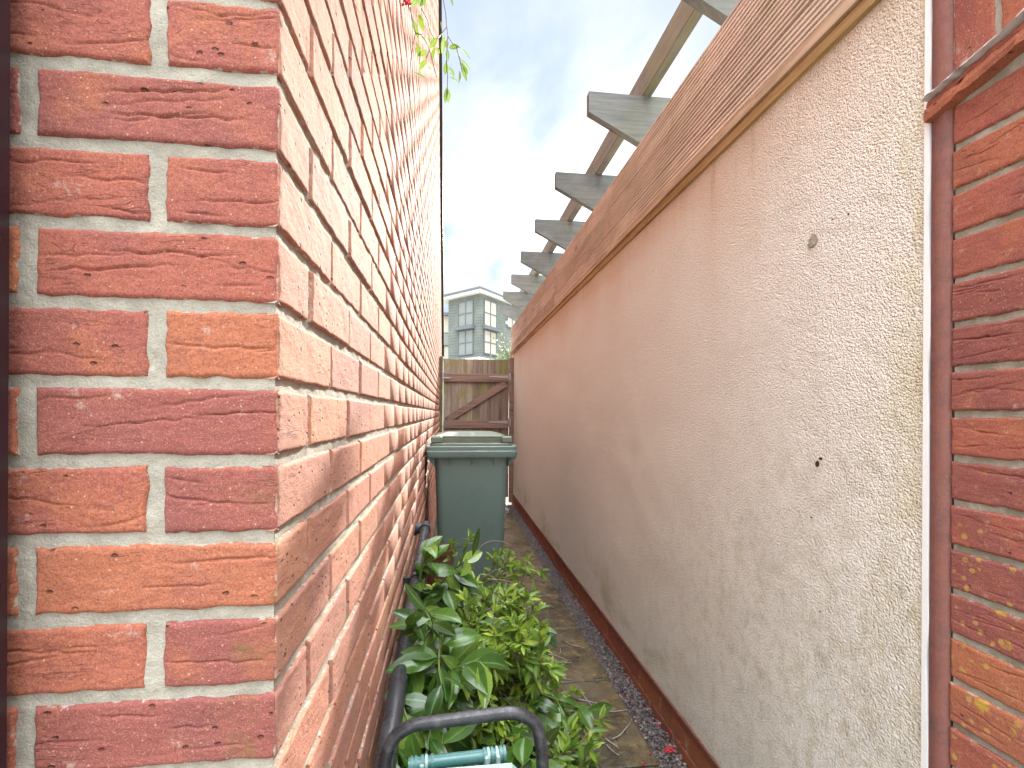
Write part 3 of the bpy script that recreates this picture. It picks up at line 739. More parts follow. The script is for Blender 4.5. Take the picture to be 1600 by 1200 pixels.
m_post = mat_wood('gate_post_wood', (0.20, 0.14, 0.09), (0.12, 0.09, 0.05), 2, dark=(0.06, 0.05, 0.03), green=.8, sc=.6)
for (x0, x1, lb) in ((-.168, -.122, 'green stained timber gate post against the brick house wall'), (.782, .838, 'brown timber gate post against the cream rendered wall')):
    b = MB(); b.box(x0, x1, YG - .03, YG + .05, 0, 1.985, .2, .004)
    tag(b.build('gate_post', m_post if x0 < 0 else m_rail), lb, 'gate post', 'posts of the garden gate')

# ================================================================== WHEELIE BIN
m_bin = mat_plain('green_bin_plastic', (0.17, 0.255, 0.24), 0.42, dirt=.22, dcol=(0.10, 0.115, 0.10), ns=5, bump=.35, bs=350)
m_lid = mat_plain('faded_green_lid', (0.16, 0.195, 0.15), 0.42, dirt=.35, dcol=(0.17, 0.16, 0.11), ns=7, bump=.3, bs=350)
m_rub = mat_plain('black_rubber', (0.02, 0.02, 0.02), 0.7, dirt=.3)
bx, by = .130, 3.16
binr = thing('wheelie_bin', 'dark green wheelie bin with its lid shut standing in front of the gate', 'bin', (bx, by, 0))
def rrect(w, d, r, n=5):
    out = []
    for cx, cy, a0 in ((w / 2 - r, d / 2 - r, 0), (-w / 2 + r, d / 2 - r, 90), (-w / 2 + r, -d / 2 + r, 180), (w / 2 - r, -d / 2 + r, 270)):
        for i in range(n + 1):
            a = R(a0 + 90 * i / n); out.append((cx + r * math.cos(a), cy + r * math.sin(a)))
    return out
def loft(B, secs, tint=.3, cap=(True, True)):
    n = len(secs[0][0]); v = []
    for poly, z, cy in secs: v += [(bx + p[0], by + cy + p[1], z) for p in poly]
    f = [(i * n + j, i * n + (j + 1) % n, (i + 1) * n + (j + 1) % n, (i + 1) * n + j) for i in range(len(secs) - 1) for j in range(n)]
    if cap[0]: f.append(tuple(range(n))[::-1])
    if cap[1]: f.append(tuple((len(secs) - 1) * n + j for j in range(n)))
    B.add(v, f, tint)
b = MB(); loft(b, [(rrect(.40, .46, .05), .03, .33), (rrect(.415, .50, .05), .08, .33), (rrect(.47, .60, .05), .86, .33), (rrect(.485, .62, .045), .935, .33)])
for sx in (-.2, -.1, .03 - .03, .1, .2):    # short ribs below the rim
    pass
for fx in (-.143, 0, .143):
    b.prism([(by + .018, .935), (by - .008, .935), (by + .022, .885)], 0, bx + fx - .003, bx + fx + .003)
bo = b.build('body', m_bin, binr); autosmooth(bo, 35)
for sx in (-1, 1):
    b = MB(); b.add([(bx + sx * .235, by + .03, .935), (bx + sx * .285, by - .012, .935), (bx + sx * .285, by + .4, .935), (bx + sx * .235, by + .4, .935), (bx + sx * .237, by + .03, .875), (bx + sx * .237, by + .4, .875)],
          [(0, 1, 2, 3), (1, 4, 5, 2), (0, 4, 1), (3, 2, 5), (0, 3, 5, 4)])
    b.build('gusset', m_bin, binr)
b = MB(); loft(b, [(rrect(.575, .665, .03), .937, .325), (rrect(.582, .672, .03), .945, .325), (rrect(.586, .676, .03), .975, .325), (rrect(.576, .668, .03), .981, .325), (rrect(.580, .672, .03), 1.004, .325), (rrect(.572, .664, .03), 1.01, .325)])
o = b.build('rim', m_bin, binr); autosmooth(o, 30)
# lid: base tray, raised crown, recess between two shoulders
b = MB(); loft(b, [(rrect(.535, .64, .04), 1.0105, .33), (rrect(.535, .64, .04), 1.022, .33), (rrect(.525, .63, .04), 1.028, .33)])
loft(b, [(rrect(.50, .58, .04), 1.028, .345), (rrect(.49, .57, .04), 1.062, .345), (rrect(.47, .54, .05), 1.070, .345), (rrect(.34, .42, .06), 1.086, .36), (rrect(.30, .38, .06), 1.088, .36)])
o = b.build('lid', m_lid, binr); autosmooth(o, 30)
for sx in (-1, 1):
    b = MB(); b.box(bx + sx * .226 - .036, bx + sx * .226 + .036, by + .012, by + .10, 1.0285, 1.072, .3, .008); lg = b.build('lid_shoulder', m_lid, o)
    b = MB(); b.box(bx + sx * .226 - .022, bx + sx * .226 + .022, by + .03, by + .07, 1.0725, 1.074, .3); b.build('grip_hole', m_rub, o)
b = MB(); b.box(bx - .19, bx + .19, by + .03, by + .045, 1.0625, 1.074, .3, .003); b.build('lid_lip', m_lid, o)
b = MB(); b.tube([(bx - .24, by + .70, 1.02), (bx + .24, by + .70, 1.02)], .014, 10); b.box(bx - .25, bx - .22, by + .64, by + .71, 1.0, 1.035, .3, .003); b.box(bx + .22, bx + .25, by + .64, by + .71, 1.0, 1.035, .3, .003); b.build('handle', m_bin, binr)
for sx in (-1, 1):
    b = MB(); b.tube([(bx + sx * .215, by + .60, .10), (bx + sx * .262, by + .60, .10)], .10, 24); w = b.build('wheel', m_rub, binr); autosmooth(w, 40)
    b = MB(); b.tube([(bx + sx * .263, by + .60, .10), (bx + sx * .267, by + .60, .10)], .055, 16); b.build('hub', m_bin, w)

# ================================================================== PLANTS
m_laurel = mat_leaf('laurel_leaf', (0.028, 0.078, 0.014), (0.07, 0.155, 0.024), (0.21, 0.32, 0.05), .22, .22)
m_small = mat_leaf('cotoneaster_leaf', (0.045, 0.10, 0.016), (0.13, 0.235, 0.028), (0.36, 0.48, 0.06), .36, .35)
m_stem = mat_plain('bark_twig', (0.16, 0.085, 0.06), 0.4, dirt=.4, dcol=(0.35, 0.28, 0.24), ns=40)
m_gstem = mat_plain('green_twig', (0.12, 0.17, 0.04), 0.45, dirt=.2, ns=40)
m_berry = mat_plain('red_berry', (0.55, 0.015, 0.03), 0.25, dirt=.1)

def leaf(B, base, d, up, L, Wd, tint, curl=.25, fold=.25, tip=1.0):
    d = d.normalized(); side = d.cross(up)
    if side.length < 1e-3: side = d.cross(Vector((1, 0, 0)))
    side.normalize(); upn = side.cross(d).normalized()
    ts = (0, .06, .2, .4, .6, .8, .93, 1.0); ws = (.04, .10, .62, 1.0, .97, .62, .25, .0)
    V = []; E = []
    wav = random.uniform(-.1, .1)
    for t, w in zip(ts, ws):
        c_ = base + d * (L * t) * (1 - abs(curl) * .25 * t * t) - upn * (curl * L * t * t * .6) + side * (wav * L * t * t)
        hw = w * Wd / 2
        for k, q_ in ((-1, 1), (-.5, .5), (0, 0), (.5, .5), (1, 1)):
            V.append(tuple(c_ + side * (hw * k) + upn * (hw * abs(k) * fold * (1.25 if abs(k) < 1 else 1))))
            E.append(1.0 if k == 0 else (.25 if abs(k) < 1 else 0))
    n = len(ts); f = [(i * 5 + j, i * 5 + j + 1, i * 5 + 6 + j, i * 5 + 5 + j) for i in range(n - 1) for j in range(4)]
    B.add(V, f, tint, E)

def rv(s=1.0): return Vector((random.gauss(0, s), random.gauss(0, s), random.gauss(0, s)))
def stem_path(p, d, L, n, grav, wob):
    pts = [p.copy()]; d = d.normalized()
    for i in range(n):
        d = (d + rv(wob) + Vector((0, 0, -grav))).normalized(); q_ = pts[-1] + d * (L / n)
        if q_.z < .012: q_.z = .012 + random.uniform(0, .01); d.z = abs(d.z) * .2
        if q_.x < XW + .02: q_.x = XW + .02 + random.uniform(0, .02); d.x = abs(d.x) * .3
        if q_.x > XR - .05: q_.x = XR - .05
        pts.append(q_)
    return pts
def branch(kind, p, d, L, label, cat, group, grav=.04, seed=0, side_n=3, density=1.0, berries=0, bare=False, tint0=0.0):
    random.seed(seed)
    name = {'laurel': 'laurel_branch', 'small': 'cotoneaster_branch', 'twig': 'bare_twig'}[kind]
    root = thing(name, label, cat, tuple(p), group)
    S_ = MB(); Lf = MB(); Bb = MB()
    main = stem_path(p, d, L, 9, grav, .10 if kind != 'laurel' else .06)
    r0 = .0035 if kind == 'small' else (.005 if kind == 'laurel' else .0028)
    S_.tube(main, [r0 * (1 - .7 * i / len(main)) for i in range(len(main))], 6)
    paths = [main]
    for k in range(side_n):
        i = random.randint(1, 7); dd = (main[i + 1] - main[i]).normalized()
        sd = (dd * .6 + rv(.5)); sd.z += .12
        pth = stem_path(main[i], sd, L * random.uniform(.3, .55), 6, grav, .12)
        S_.tube(pth, [r0 * .6 * (1 - .6 * j / len(pth)) for j in range(len(pth))], 5); paths.append(pth)
    S_.build('stem', m_stem if kind != 'laurel' else m_gstem, root, smooth=True, fix=False)
    if kind == 'twig': return root
    for pth in paths:
        tot = len(pth) - 1
        step = (.028 if kind == 'laurel' else .0125) / density
        Lp = sum((pth[i + 1] - pth[i]).length for i in range(tot)); n = max(2, int(Lp / step)); sgn = 1
        for j in range(n + 1):
            t = .12 + .88 * j / n; ii = min(tot - 1, int(t * tot)); fr = t * tot - ii
            c_ = pth[ii].lerp(pth[ii + 1], fr); dd = (pth[ii + 1] - pth[ii]).normalized()
            sgn = -sgn; sv = dd.cross(Vector((0, 0, 1)) + rv(.3))
            if sv.length < .05: sv = Vector((1, 0, 0))
            sv.normalize()
            if kind == 'laurel':
                ld = dd * random.uniform(.3, .9) + sv * sgn * random.uniform(.4, 1) + rv(.18); ld.z -= random.uniform(.0, .5)
                if c_.x < XW + .09 and ld.x < 0: ld.x *= -.25
                leaf(Lf, c_, ld, Vector((0, -.35, 1)) + rv(.35), random.uniform(.085, .15), random.uniform(.036, .058), min(1, max(0, random.gauss(.38, .3) + tint0)), random.uniform(-.15, .75), random.uniform(.0, .5))
            else:
                tipk = t
                ld = dd * random.uniform(.4, 1.1) + sv * sgn * random.uniform(.3, 1) + rv(.3)
                if c_.x < XW + .05 and ld.x < 0: ld.x *= -.3
                leaf(Lf, c_, ld, Vector((0, -.3, 1)) + rv(.5), random.uniform(.034, .062), random.uniform(.0115, .0175), min(1, max(0, random.gauss(.38 + .25 * tipk, .2) + tint0)), random.uniform(-.1, .45), random.uniform(.1, .45))
        if kind == 'small':   # rosette at the tip
            dd = (pth[-1] - pth[-2]).normalized()
            for q_ in range(6):
                leaf(Lf, pth[-1], dd * .7 + rv(.6), Vector((0, 0, 1)) + rv(.4), random.uniform(.036, .055), random.uniform(.011, .016), random.uniform(.55, 1), .15, .3)
    Lf.build('leaves', m_laurel if kind == 'laurel' else m_small, root, smooth=True, fix=False)
    if berries:
        for q_ in range(berries):
            c_ = main[-2] + rv(.008); Bb.add(ico_v * .0042 + np.array(c_), ico_f)
        Bb.build('berries', m_berry, root, smooth=True, fix=False)
    return root

GL = 'laurel branches in the cut pile'; GS = 'small leaved branches in the cut pile'
LL = 'cut laurel branch with broad glossy leaves in the pile against the brick wall'
LS = 'cut branch with small narrow leaves in the heap in front of the bin'
random.seed(31)
# laurel: left side and lower body of the heap
laur = []
for i in range(50):
    r = random.random()
    if r < .5:
        p = Vector((random.uniform(-.12, .0), random.uniform(1.1, 2.1), random.uniform(.34, .58))); 
        d = Vector((random.uniform(-.35, .3), random.uniform(-1, .2), random.uniform(-.3, .4)))
    else:
        p = Vector((random.uniform(-.08, .30), random.uniform(1.2, 2.2), random.uniform(.05, .28)))
        d = Vector((random.uniform(-.4, .5), random.uniform(-1, .4), random.uniform(-.2, .45)))
    laur.append((p, d, random.uniform(.16, .34)))
for i in range(12):
    laur.append((Vector((random.uniform(-.135, -.07), random.uniform(1.25, 1.95), random.uniform(.38, .56))), Vector((random.uniform(-.1, .35), -1, random.uniform(-.5, .15))), random.uniform(.16, .26)))
for i, (p, d, L) in enumerate(laur): branch('laurel', p, d, L, LL, 'branch', GL, .05, 100 + i, 1)
sm = []
for i in range(64):
    r = random.random()
    if r < .72:
        p = Vector((random.uniform(-.04, .17), random.uniform(1.4, 2.25), random.uniform(.24, .50)))
        a = random.uniform(-2.4, .9); d = Vector((math.cos(a) * .9, math.sin(a) * .8, random.uniform(.0, .55)))
    else:
        p = Vector((random.uniform(.10, .31), random.uniform(1.2, 2.15), random.uniform(.04, .2)))
        d = Vector((random.uniform(.3, 1), random.uniform(-.8, .6), random.uniform(-.1, .35)))
    sm.append((p, d, random.uniform(.14, .27)))
for i, (p, d, L) in enumerate(sm): branch('small', p, d, L, LS, 'branch', GS, .055, 300 + i, 4, 1.0, berries=0)
# the ones one can point at
branch('small', P(700, 935, 2.25), Vector((.35, .15, .95)), .30, 'small leaved shoot standing highest of the heap, against the green bin', 'branch', None, .01, 501, 3)
branch('small', P(835, 1130, 1.9), Vector((1, .1, .12)), .22, 'leafy sprig with a red berry reaching out low over the wet stone path', 'branch', None, .02, 502, 4, 1.1, berries=1)
branch('small', P(780, 900, 2.2), Vector((1, .2, .25)), .20, 'bright sprig at the upper right of the heap, nearest to the gravel strip', 'branch', None, .03, 503, 5, 1.1)
branch('laurel', P(650, 930, 1.75), Vector((.35, .1, .8)), .17, 'upright laurel shoot highest against the brick wall beside the waste pipe', 'branch', None, .02, 504, 2, 1.2, tint0=.15)
# bare twigs
m_wet = mat_plain('glinting_twig', (0.34, 0.31, 0.29), 0.18, dirt=.4, dcol=(0.12, 0.07, 0.05), ns=60)  # pale base colour stands in for the glint on wet bark
def arc(pts, r, lb, grp=None, mt=None):
    pts = [Vector(p) for p in pts]; out = []
    n = len(pts)
    for i in range(n - 1):
        p0 = pts[max(i - 1, 0)]; p1 = pts[i]; p2 = pts[i + 1]; p3 = pts[min(i + 2, n - 1)]
        for k in range(6):
            t = k / 6; out.append(.5 * ((2 * p1) + (p2 - p0) * t + (2 * p0 - 5 * p1 + 4 * p2 - p3) * t * t + (3 * p1 - p0 - 3 * p2 + p3) * t ** 3))
    out.append(pts[-1]); loc = out[0].copy()
    b_ = MB(); b_.tube([o_ - loc for o_ in out], [r * (1 - .6 * i / len(out)) for i in range(len(out))], 6)
    o_ = b_.build('bare_twig', mt or m_stem, smooth=True, fix=False); o_.location = loc
    tag(o_, lb, 'twig', grp); return o_
arc([P(735, 920, 2.2), P(748, 862, 2.25), P(768, 846, 2.3), P(795, 850, 2.3), P(822, 872, 2.3)], .0028, 'bare brown twig arching over the heap against the green bin')
arc([P(760, 905, 2.1), P(800, 910, 2.1), P(845, 935, 2.1), P(880, 958, 2.15), P(905, 975, 2.2)], .0028, 'long bare twig sticking out of the heap towards the gravel')
arc([P(815, 1060, 2.0), P(860, 1085, 2.05), P(905, 1090, 2.1), P(935, 1110, 2.1)], .0035, 'dark bare twig lying low across the joint of the path')
arc([P(908, 1180, 1.75), P(940, 1200, 1.7), P(990, 1235, 1.6)], .004, 'dark bent twig end on the path at the bottom of the photo')
random.seed(77)
TG = 'wet twigs lying on the path'
for i in range(46):
    x = random.uniform(.25, .66); y = random.uniform(1.25, 2.9); a = random.uniform(-1.9, -.9) if random.random() < .7 else random.uniform(-.5, .5); L = random.uniform(.05, .17)
    p = [Vector((x, y, .0045))]
    for k in range(4): a += random.uniform(-.35, .35); p.append(p[-1] + Vector((math.cos(a), math.sin(a), 0)) * L / 4)
    arc(p, .0032, 'thin wet twig lying flat on the stone path beside the heap', TG, m_wet)
for i in range(16):
    random.seed(900 + i)
    x = random.uniform(-.02, .25); y = random.uniform(1.4, 2.2); z_ = random.uniform(.2, .42); a = random.uniform(-1.6, .9); L = random.uniform(.12, .3)
    p = [Vector((x, y, z_))]; up_ = random.uniform(.1, .8)
    for k in range(4):
        a += random.uniform(-.4, .4); up_ -= random.uniform(.1, .5); q_ = p[-1] + Vector((math.cos(a), math.sin(a), up_)).normalized() * L / 4; q_.z = max(q_.z, .02); p.append(q_)
    arc(p, random.uniform(.0016, .0026), 'bare reddish twig poking out of the leafy heap', 'bare twigs poking out of the heap')
# dense litter under the heap
m_lit = mat_leaf('leaf_litter', (0.03, 0.055, 0.012), (0.06, 0.09, 0.02), (0.14, 0.15, 0.03), .45, .15)
b = MB(); random.seed(8)
for i in range(1500):
    x = random.uniform(XW + .03, .36); y = random.uniform(.95, 2.45); h = .36 * max(0, 1 - ((x - .05) / .36) ** 2) * max(0, 1 - ((y - 1.75) / .9) ** 2)
    z = random.uniform(.01, .03 + h)
    big = random.random() < .5
    leaf(b, Vector((x, y, z)), Vector((random.gauss(0, 1) if x > XW + .12 else abs(random.gauss(0, 1)), random.gauss(0, 1), random.gauss(-.1, .4))), Vector((0, 0, 1)) + rv(.4), random.uniform(.06, .12) if big else random.uniform(.03, .05), .035 if big else .012, random.random() ** 2, .3, .2)
tag(b.build('leaf_litter', m_lit, smooth=True, fix=False), 'loose leaves filling the inside of the cut heap by the brick wall', 'leaves', kind='stuff')

# berries dropped on the gravel and the path
def berry(p, lb, grp):
    b_ = MB(); loc = Vector(p)
    b_.add(ico_v * .0048 * rng.uniform(.9, 1.1), ico_f); b_.tube([(0, 0, .003), (.002, 0, .009)], .0006, 4)
    o_ = b_.build('berry', m_berry, smooth=True, fix=False); o_.location = loc; tag(o_, lb, 'berry', grp)
random.seed(9)
for i in range(14):
    pc = P(1046, 1172, 770 * 1.225 / (1172 - HZ)); berry((pc.x + random.uniform(-.016, .02), pc.y + random.uniform(-.014, .014), .002 + random.uniform(-.004, .004)), 'red berry in the small cluster dropped on the gravel', 'berries clustered on the gravel')
pc = P(952, 1107, 770 * 1.21 / (1107 - HZ)); berry((pc.x, pc.y, .009), 'single red berry lying on the stone path slab', None)
for px, py in ((1018, 1176), (1008, 1192), (1030, 1132)):
    pc = P(px, py, 770 * 1.215 / (py - HZ)); berry((pc.x, pc.y, .004), 'stray red berry near the edge of the gravel', 'stray berries by the gravel')

# hanging sprays at the top of the frame
def spray(path, leaves, label, berr=None, seed=1):
    random.seed(seed); root = thing('hanging_spray', label, 'branch', tuple(path[0]), None)
    Sm = MB(); Lf = MB()
    for pth in path[1:]:
        Sm.tube(pth, [.0016 * (1 - .5 * i / len(pth)) for i in range(len(pth))], 5)
    Sm.build('stem', m_stem, root, smooth=True, fix=False)
    for (p, q_, w, t) in leaves:
        d = q_ - p; leaf(Lf, p, d, Vector((.1, -1, .35)) + rv(.4), d.length, w, t * .55, random.uniform(-.3, .4), random.uniform(.1, .35))
    Lf.build('leaves', m_small, root, smooth=True, fix=False)
    if berr:
        Bb = MB()
        for c_ in berr: Bb.add(ico_v * .0045 + np.array(c_), ico_f)
        Bb.build('berries', m_berry, root, smooth=True, fix=False)
D1 = 1.25
def Q(cx, cy, d=D1): return P(560 + cx / 5.4545, cy / 5.4545, d)
up1 = [P(600, -260, 1.2), P(625, -90, 1.22)]
p1 = [Q(395, 20), Q(430, 110), Q(450, 190), Q(470, 280), Q(450, 380), Q(430, 520), Q(420, 680), Q(425, 850), Q(430, 900)]
lv1 = [(Q(480, -10), Q(435, 85), .012, .7), (Q(520, -40), Q(490, 75), .016, .8), (Q(560, -20), Q(510, 60), .014, .8), (Q(445, 100), Q(535, 170), .011, .2), (Q(450, 160), Q(495, 345), .013, .5), (Q(500, 110), Q(525, 270), .014, .8),
       (Q(510, 325), Q(565, 330), .009, .05), (Q(485, 365), Q(500, 520), .012, .6), (Q(575, 430), Q(495, 490), .013, .9), (Q(590, 420), Q(660, 325), .015, .8), (Q(640, 400), Q(585, 520), .014, .9), (Q(565, 505), Q(495, 600), .014, .9),
       (Q(570, 300), Q(600, 360), .010, .7), (Q(445, 615), Q(565, 680), .009, .1), (Q(425, 900), Q(435, 950), .009, .8), (Q(650, 400), Q(672, 460), .008, .8), (Q(580, 560), Q(605, 610), .007, .3), (Q(430, -60), Q(395, 10), .012, .6)]
tw = [[Q(470, 285), Q(520, 300), Q(560, 360), Q(590, 430), Q(560, 505)], [Q(520, 75), Q(570, 170), Q(590, 260), Q(630, 340)], [Q(590, 430), Q(620, 540), Q(650, 660)]]
random.seed(5)
ber = [Q(395 + random.gauss(0, 16), 14 + random.gauss(0, 14)) + rv(.003) for _ in range(22)]
spray([p1[0], up1 + p1] + tw, lv1, 'hanging spray with a cluster of red berries in front of the brick wall top', ber, 4)
D2 = 1.3
Q2 = lambda a, c_: Q(a, c_, D2)
p2 = [P(640, -260, 1.25), P(678, -60, 1.28), Q2(705, 0), Q2(725, 110), Q2(735, 230), Q2(745, 310), Q2(790, 380), Q2(850, 410)]
tw2 = [[Q2(735, 230), Q2(690, 290), Q2(650, 340)], [Q2(745, 300), Q2(740, 400), Q2(735, 540), Q2(745, 660), Q2(742, 770)], [Q2(820, 400), Q2(850, 520), Q2(870, 620)]]
lv2 = [(Q2(715, 290), Q2(690, 515), .012, .7), (Q2(740, 340), Q2(735, 410), .010, .1), (Q2(750, 410), Q2(850, 395), .014, .05), (Q2(840, 400), Q2(945, 505), .012, .2), (Q2(815, 420), Q2(855, 520), .010, .5), (Q2(850, 500), Q2(950, 610), .015, .3),
       (Q2(855, 530), Q2(930, 635), .010, .1), (Q2(870, 570), Q2(905, 705), .010, .1), (Q2(745, 420), Q2(740, 545), .010, .3), (Q2(730, 525), Q2(735, 660), .013, .5), (Q2(750, 565), Q2(805, 670), .012, .4), (Q2(755, 655), Q2(862, 715), .012, .2),
       (Q2(845, 600), Q2(865, 700), .008, .1), (Q2(742, 740), Q2(720, 880), .013, .4), (Q2(745, 745), Q2(757, 885), .013, .6), (Q2(765, -40), Q2(785, 50), .007, .1), (Q2(685, 180), Q2(690, 250), .006, .2)]
spray([p2[0], p2] + tw2, lv2, 'hanging spray of narrow leaves against the blue sky', None, 6)

# ================================================================== HOSE CART, POT
m_hblk = mat_plain('scuffed_black_tube', (0.022, 0.022, 0.026), 0.33, dirt=.6, dcol=(0.12, 0.12, 0.13), ns=30)
m_teal = mat_plain('teal_plastic', (0.06, 0.19, 0.185), 0.3, dirt=.25, dcol=(0.2, 0.24, 0.22), ns=20)
m_pale = mat_plain('pale_teal_plastic', (0.32, 0.49, 0.45), 0.35, dirt=.25, dcol=(0.45, 0.5, 0.47), ns=20)
D = .86
c0 = P(728, 1160, D); cart = thing('hose_cart', 'hose cart with black tube handle and teal spindle in front of the leafy heap', 'hose cart', (c0.x, c0.y, 0))
L0 = P(601, 1205, D - .03); L1 = P(612, 1158, D - .02); L2 = P(642, 1134, D - .01); Rr2 = P(808, 1112, D + .02); Rr1 = P(842, 1128, D + .02); Rr0 = P(850, 1175, D + .015)
ctrl = [Vector((L0.x - .015, L0.y - .02, .10)), L0, L1, L2, Rr2, Rr1, Rr0, Vector((Rr0.x + .012, Rr0.y - .02, .10))]
def rounded(ctrl, n=5):
    out = [ctrl[0]]
    for i in range(1, len(ctrl) - 1):
        a, c_, e_ = ctrl[i - 1], ctrl[i], ctrl[i + 1]; r = min((a - c_).length, (e_ - c_).length) * .48
        p0 = c_ + (a - c_).normalized() * r; p1_ = c_ + (e_ - c_).normalized() * r
        for k in range(n + 1):
            t = k / n; out.append(p0 * (1 - t) ** 2 + c_ * 2 * t * (1 - t) + p1_ * t * t)
    out.append(ctrl[-1]); return out
b = MB(); b.tube(rounded(ctrl), .0112, 14, up=(0, -1, .3)); h_ = b.build('handle', m_hblk, cart); autosmooth(h_, 50)
b = MB(); a0 = P(641, 1196, D - .02); a1 = P(792, 1177, D + .01); b.tube([a0, a1], .0105, 18)
cb_ = b.build('spindle', m_teal, cart); autosmooth(cb_, 50)
dd = (a1 - a0)
for t in (.035, .075, .14, .18, .24, .78, .82, .86, .91, .95, .99):
    b = MB(); c_ = a0 + dd * t; w = dd.normalized() * .0022; b.tube([c_ - w, c_ + w], .0128, 18); b.build('ring', m_pale if t in (.18, .82, .91) else m_teal, cb_)
for t in (.14, .80, .92):
    b = MB(); c_ = a0 + dd * t; b.box(c_.x - .004, c_.x + .004, c_.y - .014, c_.y - .004, c_.z - .05, c_.z + .006, .3, .002); b.build('strap', m_pale, cart)
b = MB(); cc = P(735, 1196, D - .06)
b.box(cc.x - .085, cc.x + .085, cc.y - .10, cc.y + .02, cc.z - .20, cc.z - .006, .3, .014); o = b.build('drum_cover', m_pale, cart); autosmooth(o, 40)
b = MB(); b.tube([(cc.x - .11, cc.y - .04, .30), (cc.x + .11, cc.y - .04, .30)], .13, 32); o = b.build('drum', m_teal, cart); autosmooth(o, 40)
for sx in (-1, 1):
    b = MB(); b.tube([(cc.x + sx * .15, cc.y - .02, .09), (cc.x + sx * .18, cc.y - .02, .09)], .09, 24); w = b.build('wheel', m_hblk, cart); autosmooth(w, 40)
b = MB(); b.tube([(cc.x - .15, cc.y - .02, .09), (cc.x + .15, cc.y - .02, .09)], .008, 8); b.build('axle', m_hblk, cart)

m_pot = mat_plain('brown_pot_plastic', (0.13, 0.05, 0.035), 0.4, dirt=.4, ns=12)
pc = P(684, 856, 2.62); b = MB(); n = 28; rs = [(.055, 0), (.075, pc.z - .03), (.083, pc.z - .028), (.084, pc.z), (.077, pc.z), (.072, pc.z - .05), (.02, pc.z - .05)]
V = [(pc.x + .015 + r * math.cos(2 * math.pi * k / n), pc.y + r * math.sin(2 * math.pi * k / n), z_) for r, z_ in rs for k in range(n)]
b.add(V, [(i * n + k, i * n + (k + 1) % n, (i + 1) * n + (k + 1) % n, (i + 1) * n + k) for i in range(len(rs) - 1) for k in range(n)])
o = tag(b.build('plant_pot', m_pot), 'brown plant pot rim showing between the bin and the leafy heap', 'plant pot'); autosmooth(o, 40)

# ================================================================== BACKGROUND
m_clad = M('sage_cladding', .7)
zc_ = m_clad.sep()[2]
wv = m_clad.math('FRACT', m_clad.math('MULTIPLY', zc_, 1 / .27))
cl = m_clad.mix(m_clad.ramp(wv, 0.0, 0.28, .9, 0), (0.135, 0.155, 0.14), (0.05, 0.06, 0.055))
cl = m_clad.mix(m_clad.ramp(m_clad.noise(.8, 4, .6), .4, .7, 0, .3), cl, (0.26, 0.29, 0.26))
m_clad = m_clad.fin(cl, m_clad.bump(wv, .02, .6))
m_cream = mat_plain('cream_cladding', (0.55, 0.52, 0.44), .8, dirt=.2, ns=.6)
m_grey = mat_plain('grey_trim', (0.13, 0.145, 0.16), .5, dirt=.2, ns=2)
m_wht = mat_plain('white_trim', (0.75, 0.75, 0.73), .5, dirt=.15, ns=2)
m_glass = mat_plain('window_glass', (0.22, 0.24, 0.22), .06, dirt=.3, ns=.5, spec=.9)
m_blind = mat_plain('window_blind', (0.48, 0.45, 0.38), .5, dirt=.15, ns=.6)
Cn = P(750, HZ, 45); Cn.z = 0
apt = thing('apartment_building', 'sage green clad apartment building with big four pane windows beyond the gate', 'building', tuple(Cn))
lft = (-rt * .75 + fw * .66).normalized(); rgt = (rt * .5 + fw * .866).normalized()
T = EYE + 10.95
wl, wr = 4.4, 14.0
def quadbox(B, p, u, w, n_, a0, a1, z0, z1, out, inn, tint=.3):
    """box on a facade: along u from a0..a1, height z0..z1, from -inn to +out along outward normal n_"""
    vs = []
    for z_ in (z0, z1):
        for (a, o_) in ((a0, -inn), (a1, -inn), (a1, out), (a0, out)):
            q_ = p + u * a + n_ * o_; vs.append((q_.x, q_.y, z_))
    B.add(vs, [(0, 1, 2, 3), (7, 6, 5, 4), (0, 4, 5, 1), (1, 5, 6, 2), (2, 6, 7, 3), (3, 7, 4, 0)], tint)
def perp(u):
    a = Vector((u.y, -u.x, 0))
    return a if a.dot(fw) < 0 else -a
nl, nr = perp(lft), perp(rgt)
b = MB()
pA = Cn + lft * wl; pB = Cn + rgt * wr; pD = pA + fw * 12 + rt * 2; 
poly = [Cn, pB, pB + fw * 6 - rt * 4, pD]
poly = [Cn, pA, pD, pB + lft * 3, pB]
n = len(poly); vs = [(p_.x, p_.y, 0) for p_ in poly] + [(p_.x, p_.y, T) for p_ in poly]
b.add(vs, [tuple(range(n)), tuple(range(2 * n - 1, n - 1, -1))] + [(i, (i + 1) % n, (i + 1) % n + n, i + n) for i in range(n)])
b.build('wall', m_clad, apt)
b = MB(); ov = [Cn - fw * .7, pA + nl * .5 + lft * .5, pD + fw, pB + lft * 3 + fw, pB + nr * .5]
vs = [(p_.x, p_.y, T) for p_ in ov] + [(p_.x, p_.y, T + .28) for p_ in ov]
b.add(vs, [tuple(range(n)), tuple(range(2 * n - 1, n - 1, -1))] + [(i, (i + 1) % n, (i + 1) % n + n, i + n) for i in range(n)]); b.build('roof_fascia', m_wht, apt)
b = MB(); ov2 = [p_ + (p_ - (Cn + fw * 6)).normalized() * .15 for p_ in ov]
vs = [(p_.x, p_.y, T + .285) for p_ in ov2] + [(p_.x, p_.y, T + .45) for p_ in ov2]
b.add(vs, [tuple(range(n)), tuple(range(2 * n - 1, n - 1, -1))] + [(i, (i + 1) % n, (i + 1) % n + n, i + n) for i in range(n)]); b.build('roof', m_grey, apt)
def along(u, px):   # distance along facade u at which the facade is seen in column px
    k = (px - 800) / F; o_ = Cn
    return -(o_.dot(rt) - k * o_.dot(fw)) / (u.dot(rt) - k * u.dot(fw))
